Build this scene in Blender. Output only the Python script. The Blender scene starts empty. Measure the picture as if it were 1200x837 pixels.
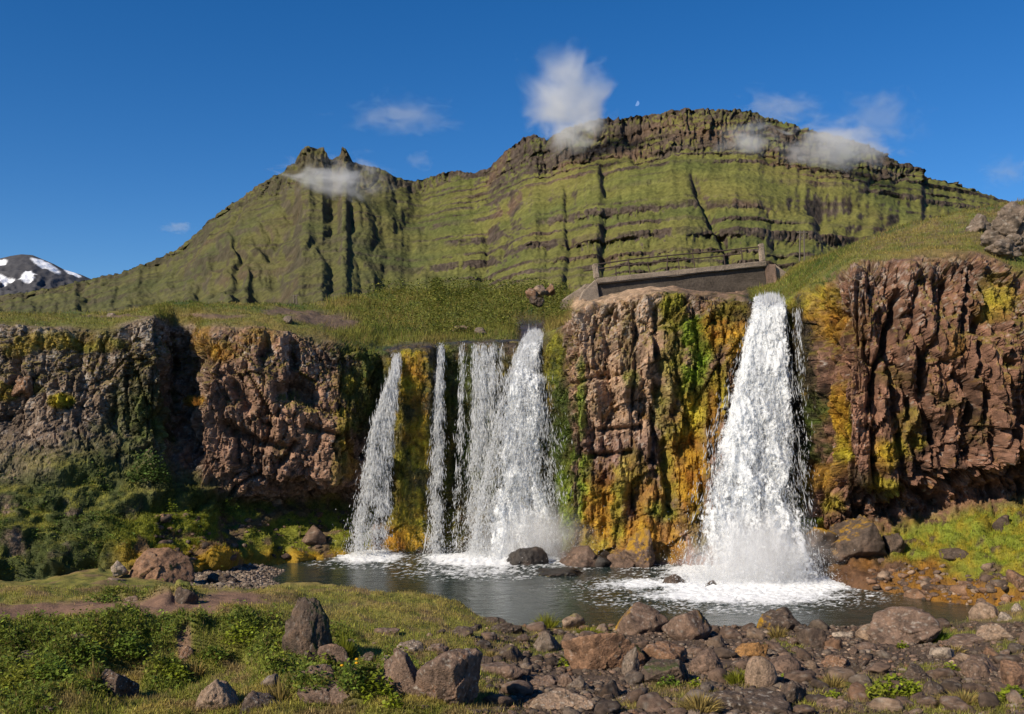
import bpy, math, time
import numpy as np
from mathutils import Vector, Matrix

T0 = time.time()
SC = bpy.context.scene
COL = SC.collection
rng = np.random.default_rng(7)

# ------------------------------------------------------------------ camera, light, exposure
F = 1167.0; HY = 490.0; EYE = 4.0        # 35 mm lens on the 1200 px wide photo, horizon row, eye height over the pool
cam = bpy.data.cameras.new('camera'); cam_o = bpy.data.objects.new('camera', cam); COL.objects.link(cam_o)
cam_o.location = (0, 0, EYE); cam_o.rotation_euler = (math.radians(90), 0, 0)
cam.lens = 35.0; cam.sensor_width = 36.0; cam.shift_y = 71.5/1200
cam.clip_start = 0.1; cam.clip_end = 60000
SC.camera = cam_o

SUN_EL = math.radians(34)
SUN_AZ = math.atan2(-0.74, -0.67)
S = Vector((math.sin(SUN_AZ)*math.cos(SUN_EL), math.cos(SUN_AZ)*math.cos(SUN_EL), math.sin(SUN_EL)))
sun = bpy.data.lights.new('sun', 'SUN'); sun.energy = 5.0; sun.angle = math.radians(0.5); sun.color = (1.0, 0.88, 0.70)
sun_o = bpy.data.objects.new('sun', sun); COL.objects.link(sun_o)
sun_o.rotation_euler = S.to_track_quat('Z', 'Y').to_euler()

W = bpy.data.worlds.new('World'); SC.world = W; W.use_nodes = True
wn = W.node_tree; bg = wn.nodes['Background']
sky = wn.nodes.new('ShaderNodeTexSky'); sky.sky_type = 'NISHITA'; sky.sun_disc = False
sky.sun_elevation = SUN_EL; sky.sun_rotation = SUN_AZ % (2*math.pi)
sky.altitude = 1500; sky.air_density = 1.0; sky.dust_density = 0.05; sky.ozone_density = 4.0
hs = wn.nodes.new('ShaderNodeHueSaturation'); hs.inputs['Saturation'].default_value = 1.31; hs.inputs['Hue'].default_value = 0.506
hs.inputs['Value'].default_value = 0.80
wn.links.new(sky.outputs[0], hs.inputs['Color']); wn.links.new(hs.outputs[0], bg.inputs['Color'])
bg.inputs['Strength'].default_value = 0.11
SC.view_settings.view_transform = 'Standard'; SC.view_settings.look = 'None'
SC.view_settings.exposure = 0.35; SC.view_settings.gamma = 1.0
SC.render.engine = 'CYCLES'
SC.cycles.use_denoising = True; SC.cycles.denoiser = 'OPENIMAGEDENOISE'; SC.cycles.denoising_input_passes = 'RGB_ALBEDO_NORMAL'; SC.cycles.denoising_prefilter = 'ACCURATE'
SC.cycles.max_bounces = 6; SC.cycles.transparent_max_bounces = 24; SC.cycles.volume_bounces = 3
SC.cycles.volume_step_rate = 2.0; SC.cycles.volume_max_steps = 96
SC.cycles.use_adaptive_sampling = True; SC.cycles.adaptive_threshold = 0.015

# ------------------------------------------------------------------ noise (numpy)
_perm = rng.permutation(256).astype(np.int64); _perm = np.concatenate([_perm, _perm, _perm])
_g = rng.normal(size=(256, 3)); _g /= np.linalg.norm(_g, axis=1)[:, None]; _g = _g.astype(np.float32)
def perlin(p):
    p = np.asarray(p, dtype=np.float64)
    i = np.floor(p); f = (p-i).astype(np.float32); i = i.astype(np.int64) & 255
    u = f*f*f*(f*(f*6-15)+10)
    r = np.zeros(len(p), np.float32)
    for dx in (0, 1):
        wx = u[:, 0] if dx else 1-u[:, 0]
        for dy in (0, 1):
            wy = u[:, 1] if dy else 1-u[:, 1]
            for dz in (0, 1):
                wz = u[:, 2] if dz else 1-u[:, 2]
                h = _perm[_perm[_perm[(i[:, 0]+dx) & 255]+((i[:, 1]+dy) & 255)]+((i[:, 2]+dz) & 255)]
                g = _g[h]
                r += wx*wy*wz*(g[:, 0]*(f[:, 0]-dx)+g[:, 1]*(f[:, 1]-dy)+g[:, 2]*(f[:, 2]-dz))
    return r*1.6
def fbm(p, oct=4, gain=0.5, ridge=False):
    p = np.asarray(p, dtype=np.float64)
    a = 1.0; s = np.zeros(len(p), np.float32); t = 0
    for k in range(oct):
        n = perlin(p+17.3*k)
        s += a*((1-2*np.abs(n)) if ridge else n); t += a
        a *= gain; p = p*2.03
    return s/t
def _hash(i, k):
    h = (i[:, 0]*73856093) ^ (i[:, 1]*19349663) ^ (i[:, 2]*83492791) ^ (k*2654435761 & 0xffffffff)
    h = (h ^ (h >> 13))*1274126177 & 0xffffffff
    h = (h ^ (h >> 16))*2246822519 & 0xffffffff
    return ((h ^ (h >> 15)) & 0xffffff)/float(0x1000000)
def worley(p, seed=0):
    """F1, F2, random number of the cell, vector from the cell's seed point"""
    p = np.asarray(p, dtype=np.float64); n = len(p)
    c = np.floor(p).astype(np.int64)
    f1 = np.full(n, 9.0); f2 = np.full(n, 9.0); cid = np.zeros(n); vec = np.zeros((n, 3))
    for dx in (-1, 0, 1):
        for dy in (-1, 0, 1):
            for dz in (-1, 0, 1):
                q = c+np.array([dx, dy, dz])
                s = q+np.stack([_hash(q, seed+1), _hash(q, seed+2), _hash(q, seed+3)], 1)
                d = p-s; r = np.einsum('ij,ij->i', d, d)
                m = r < f1
                f2 = np.where(m, f1, np.minimum(f2, r))
                f1 = np.where(m, r, f1)
                vec[m] = d[m]; cid[m] = _hash(q[m], seed+4)
    return np.sqrt(f1).astype(np.float32), np.sqrt(f2).astype(np.float32), cid.astype(np.float32), vec.astype(np.float32)
def facets(p, seed=0, tilt=1.0):
    """blocky stepped relief: every cell is a tilted plane at its own level; second value is 1 in the cracks"""
    f1, f2, cid, v = worley(p, seed)
    a = cid*97.0
    h = (cid-0.5)+tilt*(np.sin(a)*v[:, 0]+np.cos(a*1.7)*v[:, 2]+0.6*np.sin(a*2.3)*v[:, 1])
    return h, np.clip(1-(f2-f1)/0.12, 0, 1), cid
def sst(a, b, x): t = np.clip((x-a)/(b-a), 0, 1); return t*t*(3-2*t)
def gsm(a, s, axis):
    r = int(3*s)+1; k = np.exp(-0.5*(np.arange(-r, r+1)/s)**2); k /= k.sum()
    pad = [(0, 0)]*a.ndim; pad[axis] = (r, r)
    b = np.pad(a, pad, mode='edge')
    return np.apply_along_axis(lambda v: np.convolve(v, k, 'valid'), axis, b)
def P(px, py, Y): return np.stack([(px-600)/F*Y, Y+0*px, EYE+(HY-py)/F*Y], -1)
def C3(*c): return np.array(c, dtype=np.float32)

# ------------------------------------------------------------------ mesh helpers
def mk(name, V, Fc, mat=None, col=None, parent=None, smooth=True, attrs=None, uv=None, link=True):
    """one mesh object from arrays: V (n,3), Fc (m,3|4) int"""
    V = np.asarray(V, np.float32); Fc = np.asarray(Fc, np.int32)
    me = bpy.data.meshes.new(name); n, k = Fc.shape
    me.vertices.add(len(V)); me.vertices.foreach_set('co', V.ravel())
    me.loops.add(n*k); me.loops.foreach_set('vertex_index', Fc.ravel())
    me.polygons.add(n); me.polygons.foreach_set('loop_start', np.arange(0, n*k, k, dtype=np.int32))
    me.polygons.foreach_set('use_smooth', np.full(n, smooth))
    me.update(calc_edges=True)
    if col is not None:
        c = np.ones((len(V), 4), np.float32); c[:, :3] = np.clip(col, 0.002, 1)
        a = me.color_attributes.new('Col', 'FLOAT_COLOR', 'POINT'); a.data.foreach_set('color', c.ravel())
    for kx, v in (attrs or {}).items():
        a = me.attributes.new(kx, 'FLOAT', 'POINT'); a.data.foreach_set('value', np.asarray(v, np.float32).ravel())
    if uv is not None:
        l = me.uv_layers.new(name='UVMap'); l.data.foreach_set('uv', np.asarray(uv, np.float32)[Fc.ravel()].ravel())
    if mat: me.materials.append(mat)
    o = bpy.data.objects.new(name, me)
    if link: COL.objects.link(o)
    if parent: o.parent = parent
    return o
def tag(o, label=None, cat=None, group=None, kind=None):
    if label: o['label'] = label
    if cat: o['category'] = cat
    if group: o['group'] = group
    if kind: o['kind'] = kind
    return o
def empty(name, loc):
    o = bpy.data.objects.new(name, None); o.location = loc; COL.objects.link(o); return o
def grid_faces(R, Cn, mask=None):
    i = np.arange(R*Cn).reshape(R, Cn)
    q = np.stack([i[:-1, :-1], i[:-1, 1:], i[1:, 1:], i[1:, :-1]], -1)
    if mask is not None: return q[mask]
    return q.reshape(-1, 4)
def compact(V, Fc, *arrs):
    u, inv = np.unique(Fc.ravel(), return_inverse=True)
    return (V[u], inv.reshape(Fc.shape))+tuple(a[u] for a in arrs)
def grid_normals(Pg):
    du = np.gradient(Pg, axis=1); dv = np.gradient(Pg, axis=0)
    n = np.cross(du, dv); n /= np.linalg.norm(n, axis=2)[..., None]+1e-9
    return n
def box(name, cx, cy, cz, sx, sy, sz, mat, parent=None, bev=0.02, rot=None, loc=True, rough=0.0, seed=0, sub=6):
    """a bevelled, slightly worn box"""
    import bmesh
    bm = bmesh.new(); bmesh.ops.create_cube(bm, size=1)
    for v in bm.verts: v.co = Vector((v.co.x*sx, v.co.y*sy, v.co.z*sz))
    if bev: bmesh.ops.bevel(bm, geom=bm.edges[:], offset=bev, segments=2, affect='EDGES')
    if rough:
        long = [e for e in bm.edges if e.calc_length() > 0.15]
        bmesh.ops.subdivide_edges(bm, edges=long, cuts=sub, use_grid_fill=True)
        co = np.array([v.co[:] for v in bm.verts])
        d = np.stack([fbm(co*6+seed, 3), fbm(co*6+seed+40, 3), fbm(co*6+seed+80, 3)], 1)*rough
        for v, q in zip(bm.verts, d): v.co += Vector(q.tolist())
    me = bpy.data.meshes.new(name); bm.to_mesh(me); bm.free()
    me.materials.append(mat)
    o = bpy.data.objects.new(name, me); COL.objects.link(o)
    o.location = (cx, cy, cz)
    if rot: o.rotation_euler = rot
    if parent: o.parent = parent
    return o
def tube(name, pts, r, mat, parent=None, seg=8):
    pts = [Vector(p) for p in pts]; V = []; Fc = []
    for i, p in enumerate(pts):
        d = (pts[min(i+1, len(pts)-1)]-pts[max(i-1, 0)]).normalized()
        a = d.orthogonal().normalized(); b = d.cross(a)
        for k in range(seg):
            t = 2*math.pi*k/seg; V.append(p+a*r*math.cos(t)+b*r*math.sin(t))
    for i in range(len(pts)-1):
        for k in range(seg):
            Fc.append((i*seg+k, i*seg+(k+1) % seg, (i+1)*seg+(k+1) % seg, (i+1)*seg+k))
    o = mk(name, np.array([v[:] for v in V]), np.array(Fc), mat, parent=parent)
    return o

# ------------------------------------------------------------------ materials
def nodes(name):
    m = bpy.data.materials.new(name); m.use_nodes = True; t = m.node_tree
    return m, t, t.nodes['Principled BSDF']
def N(t, typ, **kw):
    n = t.nodes.new(typ)
    for k, v in kw.items():
        if k in n.inputs.keys() if not k.startswith('_') else False: n.inputs[k].default_value = v
        else: setattr(n, k.lstrip('_'), v)
    return n
def surf_mat(name, scale=6.0, var=0.35, bump=0.4, bdist=0.03, rough=0.85, wet=False, spec=0.3, scale2=30.0, trans=0.0, color=None, coord='Object'):
    """colour attribute times two noises, bumped; roughness from the attribute wet"""
    m, t, b = nodes(name)
    tc = N(t, 'ShaderNodeTexCoord')
    n1 = N(t, 'ShaderNodeTexNoise', Scale=scale, Detail=6.0, Roughness=0.65)
    n2 = N(t, 'ShaderNodeTexNoise', Scale=scale2, Detail=4.0, Roughness=0.6)
    for n in (n1, n2): t.links.new(tc.outputs[coord], n.inputs['Vector'])
    ad = N(t, 'ShaderNodeMath', _operation='ADD'); t.links.new(n1.outputs[0], ad.inputs[0]); t.links.new(n2.outputs[0], ad.inputs[1])
    mr = N(t, 'ShaderNodeMapRange'); mr.inputs[1].default_value = 0.7; mr.inputs[2].default_value = 1.3
    mr.inputs[3].default_value = 1-var; mr.inputs[4].default_value = 1+var
    t.links.new(ad.outputs[0], mr.inputs[0])
    if color is None:
        at = N(t, 'ShaderNodeVertexColor', _layer_name='Col'); src = at.outputs[0]
    else:
        rg = N(t, 'ShaderNodeRGB'); rg.outputs[0].default_value = (*color, 1); src = rg.outputs[0]
    vm = N(t, 'ShaderNodeVectorMath', _operation='SCALE'); t.links.new(src, vm.inputs[0]); t.links.new(mr.outputs[0], vm.inputs['Scale'])
    t.links.new(vm.outputs[0], b.inputs['Base Color'])
    b.inputs['Roughness'].default_value = rough; b.inputs['Specular IOR Level'].default_value = spec
    if wet:
        aw = N(t, 'ShaderNodeAttribute', _attribute_name='wet')
        mw = N(t, 'ShaderNodeMapRange'); mw.inputs[3].default_value = rough; mw.inputs[4].default_value = 0.28
        t.links.new(aw.outputs['Fac'], mw.inputs[0]); t.links.new(mw.outputs[0], b.inputs['Roughness'])
    if bump:
        bp = N(t, 'ShaderNodeBump', Strength=bump, Distance=bdist)
        t.links.new(ad.outputs[0], bp.inputs['Height']); t.links.new(bp.outputs[0], b.inputs['Normal'])
    if trans:
        tr = N(t, 'ShaderNodeBsdfTranslucent'); t.links.new(vm.outputs[0], tr.inputs['Color'])
        mx = N(t, 'ShaderNodeMixShader'); mx.inputs[0].default_value = trans
        out = t.nodes['Material Output']
        t.links.new(b.outputs[0], mx.inputs[1]); t.links.new(tr.outputs[0], mx.inputs[2]); t.links.new(mx.outputs[0], out.inputs[0])
    return m
M_cliff = surf_mat('basalt_cliff', 5, 0.5, 0.85, 0.05, 0.85, wet=True, scale2=38)
M_ground = surf_mat('soil_and_turf', 4, 0.35, 0.6, 0.03, 0.95, scale2=32)
M_mount = surf_mat('mountain_slopes', 0.03, 0.35, 0.7, 4.0, 0.95, scale2=0.16, spec=0.1)
M_far = surf_mat('far_mountain', 0.01, 0.25, 0.5, 8.0, 0.95, scale2=0.05, spec=0.1)
M_blade = surf_mat('grass_blades', 2, 0.3, 0, 0, 0.8, scale2=9, trans=0.35, spec=0.15)
M_leaf = surf_mat('leaves', 3, 0.3, 0, 0, 0.6, scale2=20, trans=0.3, spec=0.3)

# ------------------------------------------------------------------ mountain
def interp_cols(px, pts): a = np.array(pts, float); return np.interp(px, a[:, 0], a[:, 1])
SKY = [(-500,392),(-300,372),(0,345),(60,336),(100,326),(140,318),(180,303),(215,285),(240,262),(262,243),(285,228),(310,210),(330,200),(345,188),(354,172),(362,168),(370,172),(378,170),(388,184),(396,182),(401,170),(406,172),(411,185),(425,190),(445,195),(465,206),(480,209),(510,203),(530,198),(560,201),(575,193),(590,178),(612,161),(625,155),(640,162),(660,150),(680,143),(700,137),(730,137),(750,134),(775,130),(800,125),(830,126),(860,126),(885,130),(920,141),(950,150),(985,158),(1020,170),(1040,180),(1050,187),(1080,195),(1084,205),(1130,216),(1180,233),(1250,255),(1400,295),(1800,340)]
RID = [(-500,1700),(0,1550),(250,1480),(370,1420),(440,1440),(490,1500),(550,1450),(610,1330),(660,1260),(800,1200),(1080,1200),(1400,1400),(1800,1600)]
def mountain():
    px = np.concatenate([np.arange(-500, -10, 8.0), np.arange(-10, 1215, 1.4), np.arange(1215, 1800, 8.0)])
    q = np.concatenate([np.linspace(0, 0.12, 14)[:-1], np.linspace(0.12, 1, 330), 1+np.linspace(0.01, 0.5, 14)])
    PX, Q = np.meshgrid(px, q)
    sk = interp_cols(PX, SKY)+2.0*perlin(np.stack([PX.ravel()*0.12, 0*PX.ravel()+3, 0*PX.ravel()], 1)).reshape(PX.shape)
    R = gsm(interp_cols(PX, RID), 8, 1)
    Qc = np.clip(Q, 0, 1)
    py = 400+(sk-400)*Qc
    Y = 190+(R-190)*Qc**0.62
    X = (PX-600)/F*Y; Z = EYE+(HY-py)/F*Y
    # behind the crest the ground falls away again
    b = np.clip(Q-1, 0, 1); Y2 = Y+b*1500; X = (PX-600)/F*Y2; Z = Z-b*420; Y = Y2
    Z0 = Z.copy()
    L = PX.ravel(); zz = Z.ravel(); n = L.size
    pt = np.stack([X.ravel(), Y.ravel(), zz], 1)
    warp = fbm(pt/260.0, 3)
    fade = sst(0.0, 0.18, Q).ravel()*(1-sst(0.94, 1.0, Q).ravel()*0.9)*(Q.ravel() <= 1)
    # gullies running down the slope
    lat = L+26*warp+10*fbm(pt/90.0+5, 2)
    g1 = fbm(np.stack([lat/62.0, zz/420.0, 0*zz+1.7], 1), 3, ridge=True)
    g2 = fbm(np.stack([lat/21.0, zz/170.0, 0*zz+9.7], 1), 3, ridge=True)
    left = 1-sst(420, 560, PX.ravel())
    d = -7*g1*fade*(0.7+1.2*left)-1.8*g2*fade*(.7+.8*left)
    def gully(pts, w, depth, lop=1.6):
        a = np.array(pts, float)
        pyv = py.ravel()
        c = np.interp(pyv, a[:, 1], a[:, 0]); m = sst(a[0, 1]-8, a[0, 1]+10, pyv)*(1-sst(a[-1, 1]-4, a[-1, 1]+16, pyv))
        c = c+6*warp*2
        if a[0, 0] < 400: w = w*1.7; depth = depth*.72
        x = (L-c)/w
        # steep left wall (faces right, away from the sun), gentle right wall
        x = x+.22*g2; s = np.where(x < 0, np.exp(-np.abs(x*1.5)**1.6), np.exp(-np.abs(x/lop/1.2)**1.5))
        return -(.34+.12*(L < 430)+.1*(L > 900))*depth*s*m*(.55+.9*np.clip(.5+1.3*fbm(np.stack([L/30, pyv/22, 0*L+depth], 1), 2), 0, 1))
    d += gully([(352, 235), (335, 270), (318, 300), (300, 345)], 15, 42)
    d += gully([(312, 262), (292, 300), (272, 330)], 12, 26)
    d += gully([(262, 290), (240, 330)], 10, 16)
    d += gully([(215, 305), (195, 345)], 10, 12)
    d += gully([(455, 262), (452, 300), (445, 335)], 8, 18)
    d += gully([(575, 265), (573, 300), (560, 330)], 7, 18)
    d += gully([(598, 225), (596, 260), (590, 300)], 6, 12)
    d += gully([(668, 200), (665, 330)], 5, 14)
    d += gully([(712, 185), (716, 240), (706, 280), (712, 340)], 7, 24)
    d += gully([(812, 200), (832, 240), (850, 280), (862, 330)], 6, 24)
    d += gully([(905, 235), (915, 330)], 9, 16)
    d += gully([(955, 225), (985, 262), (1010, 330)], 34, 32, 2.2)
    d += gully([(1015, 195), (1018, 215)], 8, 16)
    d += gully([(500, 205), (495, 240), (470, 262)], 24, 14, 1.6)
    d += gully([(740, 145), (752, 178)], 12, 26)
    d += gully([(700, 150), (690, 185)], 12, 20)
    Z = Z+d.reshape(Z.shape)
    # lava beds: treads of grass and risers of rock
    zz = Z.ravel()+9.0*fbm(np.stack([X.ravel()/300, Y.ravel()/300, 0*L], 1), 2)-X.ravel()*0.012
    lev = [0]; r2 = np.random.default_rng(3)
    while lev[-1] < 520: lev.append(lev[-1]+r2.uniform(8, 19)*r2.choice([1, 1, 1.7]))
    lev = np.array(lev); k = np.clip(np.searchsorted(lev, zz)-1, 0, len(lev)-2)
    per = lev[k+1]-lev[k]; ph = (zz-lev[k])/per
    rise = r2.uniform(0.45, 0.8, len(lev))[k]
    jag = 0.34*fbm(np.stack([L/7.0, zz/40, 0*L+k*3.3], 1), 4, .6)
    ph2 = np.clip(ph+jag*np.sin(np.clip(ph, 0, 1)*np.pi), 0, 1)
    amt = (0.30+0.70*sst(480, 660, L))*sst(0.03, 0.12, Q.ravel())*(0.25+1.0*np.clip(0.5+2.2*fbm(np.stack([L/70, zz/30, 0*L+30], 1), 3), 0, 1))
    amt *= 1-0.85*sst(0.52, 0.64, Q.ravel()+.05*warp)*(1-sst(.74, .82, Q.ravel()))*sst(560, 620, L)
    amt = np.clip(amt*(Q.ravel() <= 1), 0, 1)
    # along the sight of the slope: treads run back, risers stand upright
    g_ = np.where(ph2 < rise, ph2/rise, 1.0)
    dYdz = np.clip(np.gradient(Y, axis=0)/(np.gradient(Z0, axis=0)+1e-6), 1.0, 6.0).ravel()
    dY = (g_-ph)*per*dYdz*amt*0.9
    Y1 = Y+dY.reshape(Y.shape); X = X*Y1/Y; Z = EYE+(Z-EYE)*Y1/Y; Y = Y1
    riser = sst(rise-.03, rise+.01, ph2)*(1-sst(.97, 1, ph2))*np.clip(amt*1.6, 0, 1)
    # crags along the crest
    pyv = py.ravel(); skv = sk.ravel()
    cragh = interp_cols(L, [(250,4),(300,14),(345,26),(420,30),(470,12),(520,10),(560,6),(590,30),(640,48),(700,44),(760,52),(800,52),(900,54),(980,52),(1040,28),(1080,14),(1090,2),(1300,2)])
    crag = (1-sst(0.75, 1.05, (pyv-skv)/np.maximum(cragh, 1)+0.35*fbm(np.stack([L/14, pyv/14, 0*L], 1), 3)))
    crag *= (Q.ravel() <= 1.02)
    cl, cr, _ = facets(np.stack([lat/15.0+.3*warp, zz/38.0, 0*L], 1), 5, 0.6); cv = fbm(np.stack([L/5.5, zz/48.0, 0*L+2], 1), 4, .6, ridge=True)
    cn = fbm(np.stack([lat/22.0, zz/30.0, 0*L+4], 1), 4, ridge=True)
    Z = Z-(crag*(3.5*cn+3.5*cl+1.5*cr)).reshape(Z.shape)
    Yd = -(crag*(12*cl+10*cn-12*np.clip(cv-.1, 0, 1))).reshape(Z.shape)-(riser*5*fbm(np.stack([L/3.2, zz/30, 0*L+7], 1), 3, ridge=True)).reshape(Z.shape)
    Y = Y+Yd*(Q <= 1)
    small = fbm(np.stack([L/4.0, pyv/4.0, 0*L], 1), 3)
    Z = Z+(small*1.3*fade).reshape(Z.shape)
    # free-standing pinnacles
    Pg = np.stack([X, Y, Z], -1)
    Nn = grid_normals(Pg).reshape(-1, 3); Nn *= np.sign(Nn[:, 2:3]+1e-6)
    slope = Nn[:, 2]
    rn = fbm(pt/34.0, 4)
    rock = np.clip(sst(0.74, 0.52, slope+0.16*rn)+riser*sst(-0.25, 0.1, rn+0.42)*1.3*sst(-.25, .1, fbm(np.stack([L/13, 0*L+k*5.1, 0*L], 1), 3)+.12)+crag*1.0*sst(-0.1, 0.4, 0.22+1.2*rn+0.8*(0.62-slope)), 0, 1)
    rock = np.clip(rock+0.22*(1-sst(420, 560, L))*sst(-.2, .5, rn), 0, 1)
    v1 = fbm(pt/120.0+9, 3); v2 = fbm(pt/12.0, 2); v3 = fbm(np.stack([L/2.6, pyv/3.5, 0*L], 1), 3)
    grass = C3(.115, .118, .032)[None]*(1+0.28*v2[:, None]+.45*v3[:, None])
    grass = grass+(C3(.15, .135, .04)-grass)*sst(0.0, 0.6, v1+0.2)[:, None]*0.7
    grass = grass+(C3(.055, .075, .024)-grass)*sst(0.0, 0.5, -v1)[:, None]*0.6
    rk = C3(.062, .048, .038)[None]*(1+0.5*v2[:, None]+1.1*v3[:, None])+C3(.05, .025, .01)*sst(0, .6, v1)[:, None]
    col = grass*(1-rock[:, None])+rk*rock[:, None]
    # left ridge mixed towards a darker brown green
    dk = (1-sst(380, 560, L))*0.6*(.7+.6*np.clip(rn+.3, 0, 1))
    col = col*(1-dk[:, None])+C3(.062, .060, .030)*dk[:, None]
    o = mk('mountain', Pg.reshape(-1, 3), grid_faces(*PX.shape), M_mount, col)
    tag(o, 'long green mountain with layered basalt ledges and dark crags along its crest', kind='structure')
    return o
mountain()

def snow_mountain():
    px = np.arange(-260, 240, 2.0); q = np.linspace(0, 1, 80)
    PX, Q = np.meshgrid(px, q)
    sk = interp_cols(PX, [(-260,345),(-100,318),(-20,305),(0,303),(12,300),(25,298),(38,299),(50,304),(62,309),(75,316),(95,322),(120,333),(180,352),(240,365)])
    py = 375+(sk-375)*Q; Y = 4800+2000*Q
    pt = np.stack([PX.ravel()/20, py.ravel()/14, 0*PX.ravel()], 1)
    n = fbm(pt, 4, ridge=True).reshape(PX.shape)
    Z = EYE+(HY-py)/F*Y+n*50*(1-Q**3); X = (PX-600)/F*Y
    L = PX.ravel(); p = py.ravel(); w = fbm(pt*1.6, 3)*4.5
    snow = np.zeros(len(L))
    for cx, cy, rx, ry, a in [(53,313,17,6,0.5),(5,331,12,6,0),(31,331,9,6.5,0),(85,321,10,3.0,0.35),(2,309,6,3.5,-0.3),(-40,325,25,8,0),(34,325,9,1.5,0)]:
        dx = L-cx; dy = p-cy-dx*a
        snow = np.maximum(snow, sst(1.15, 0.85, np.sqrt((dx/rx)**2+((dy+w)/ry)**2)))
    col = C3(.05, .05, .055)[None]*(1+0.4*n.ravel()[:, None])*(1-snow[:, None])+C3(.82, .84, .88)*snow[:, None]
    o = mk('snowy_mountain', np.stack([X, Y, Z], -1).reshape(-1, 3), grid_faces(*PX.shape), M_far, col)
    tag(o, 'far dark mountain with white snow patches behind the left end of the green ridge', kind='structure')
snow_mountain()
pl = mk('plain', [(-40000, -4000, -3), (40000, -4000, -3), (40000, 50000, -3), (-40000, 50000, -3)], [(0, 1, 2, 3)], surf_mat('plain', 0.01, 0.3, 0, 0, 1, scale2=0.1, color=(.07, .085, .03)))
tag(pl, 'open lowland stretching to the horizon', kind='structure')
print('mountain', time.time()-T0)

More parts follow.
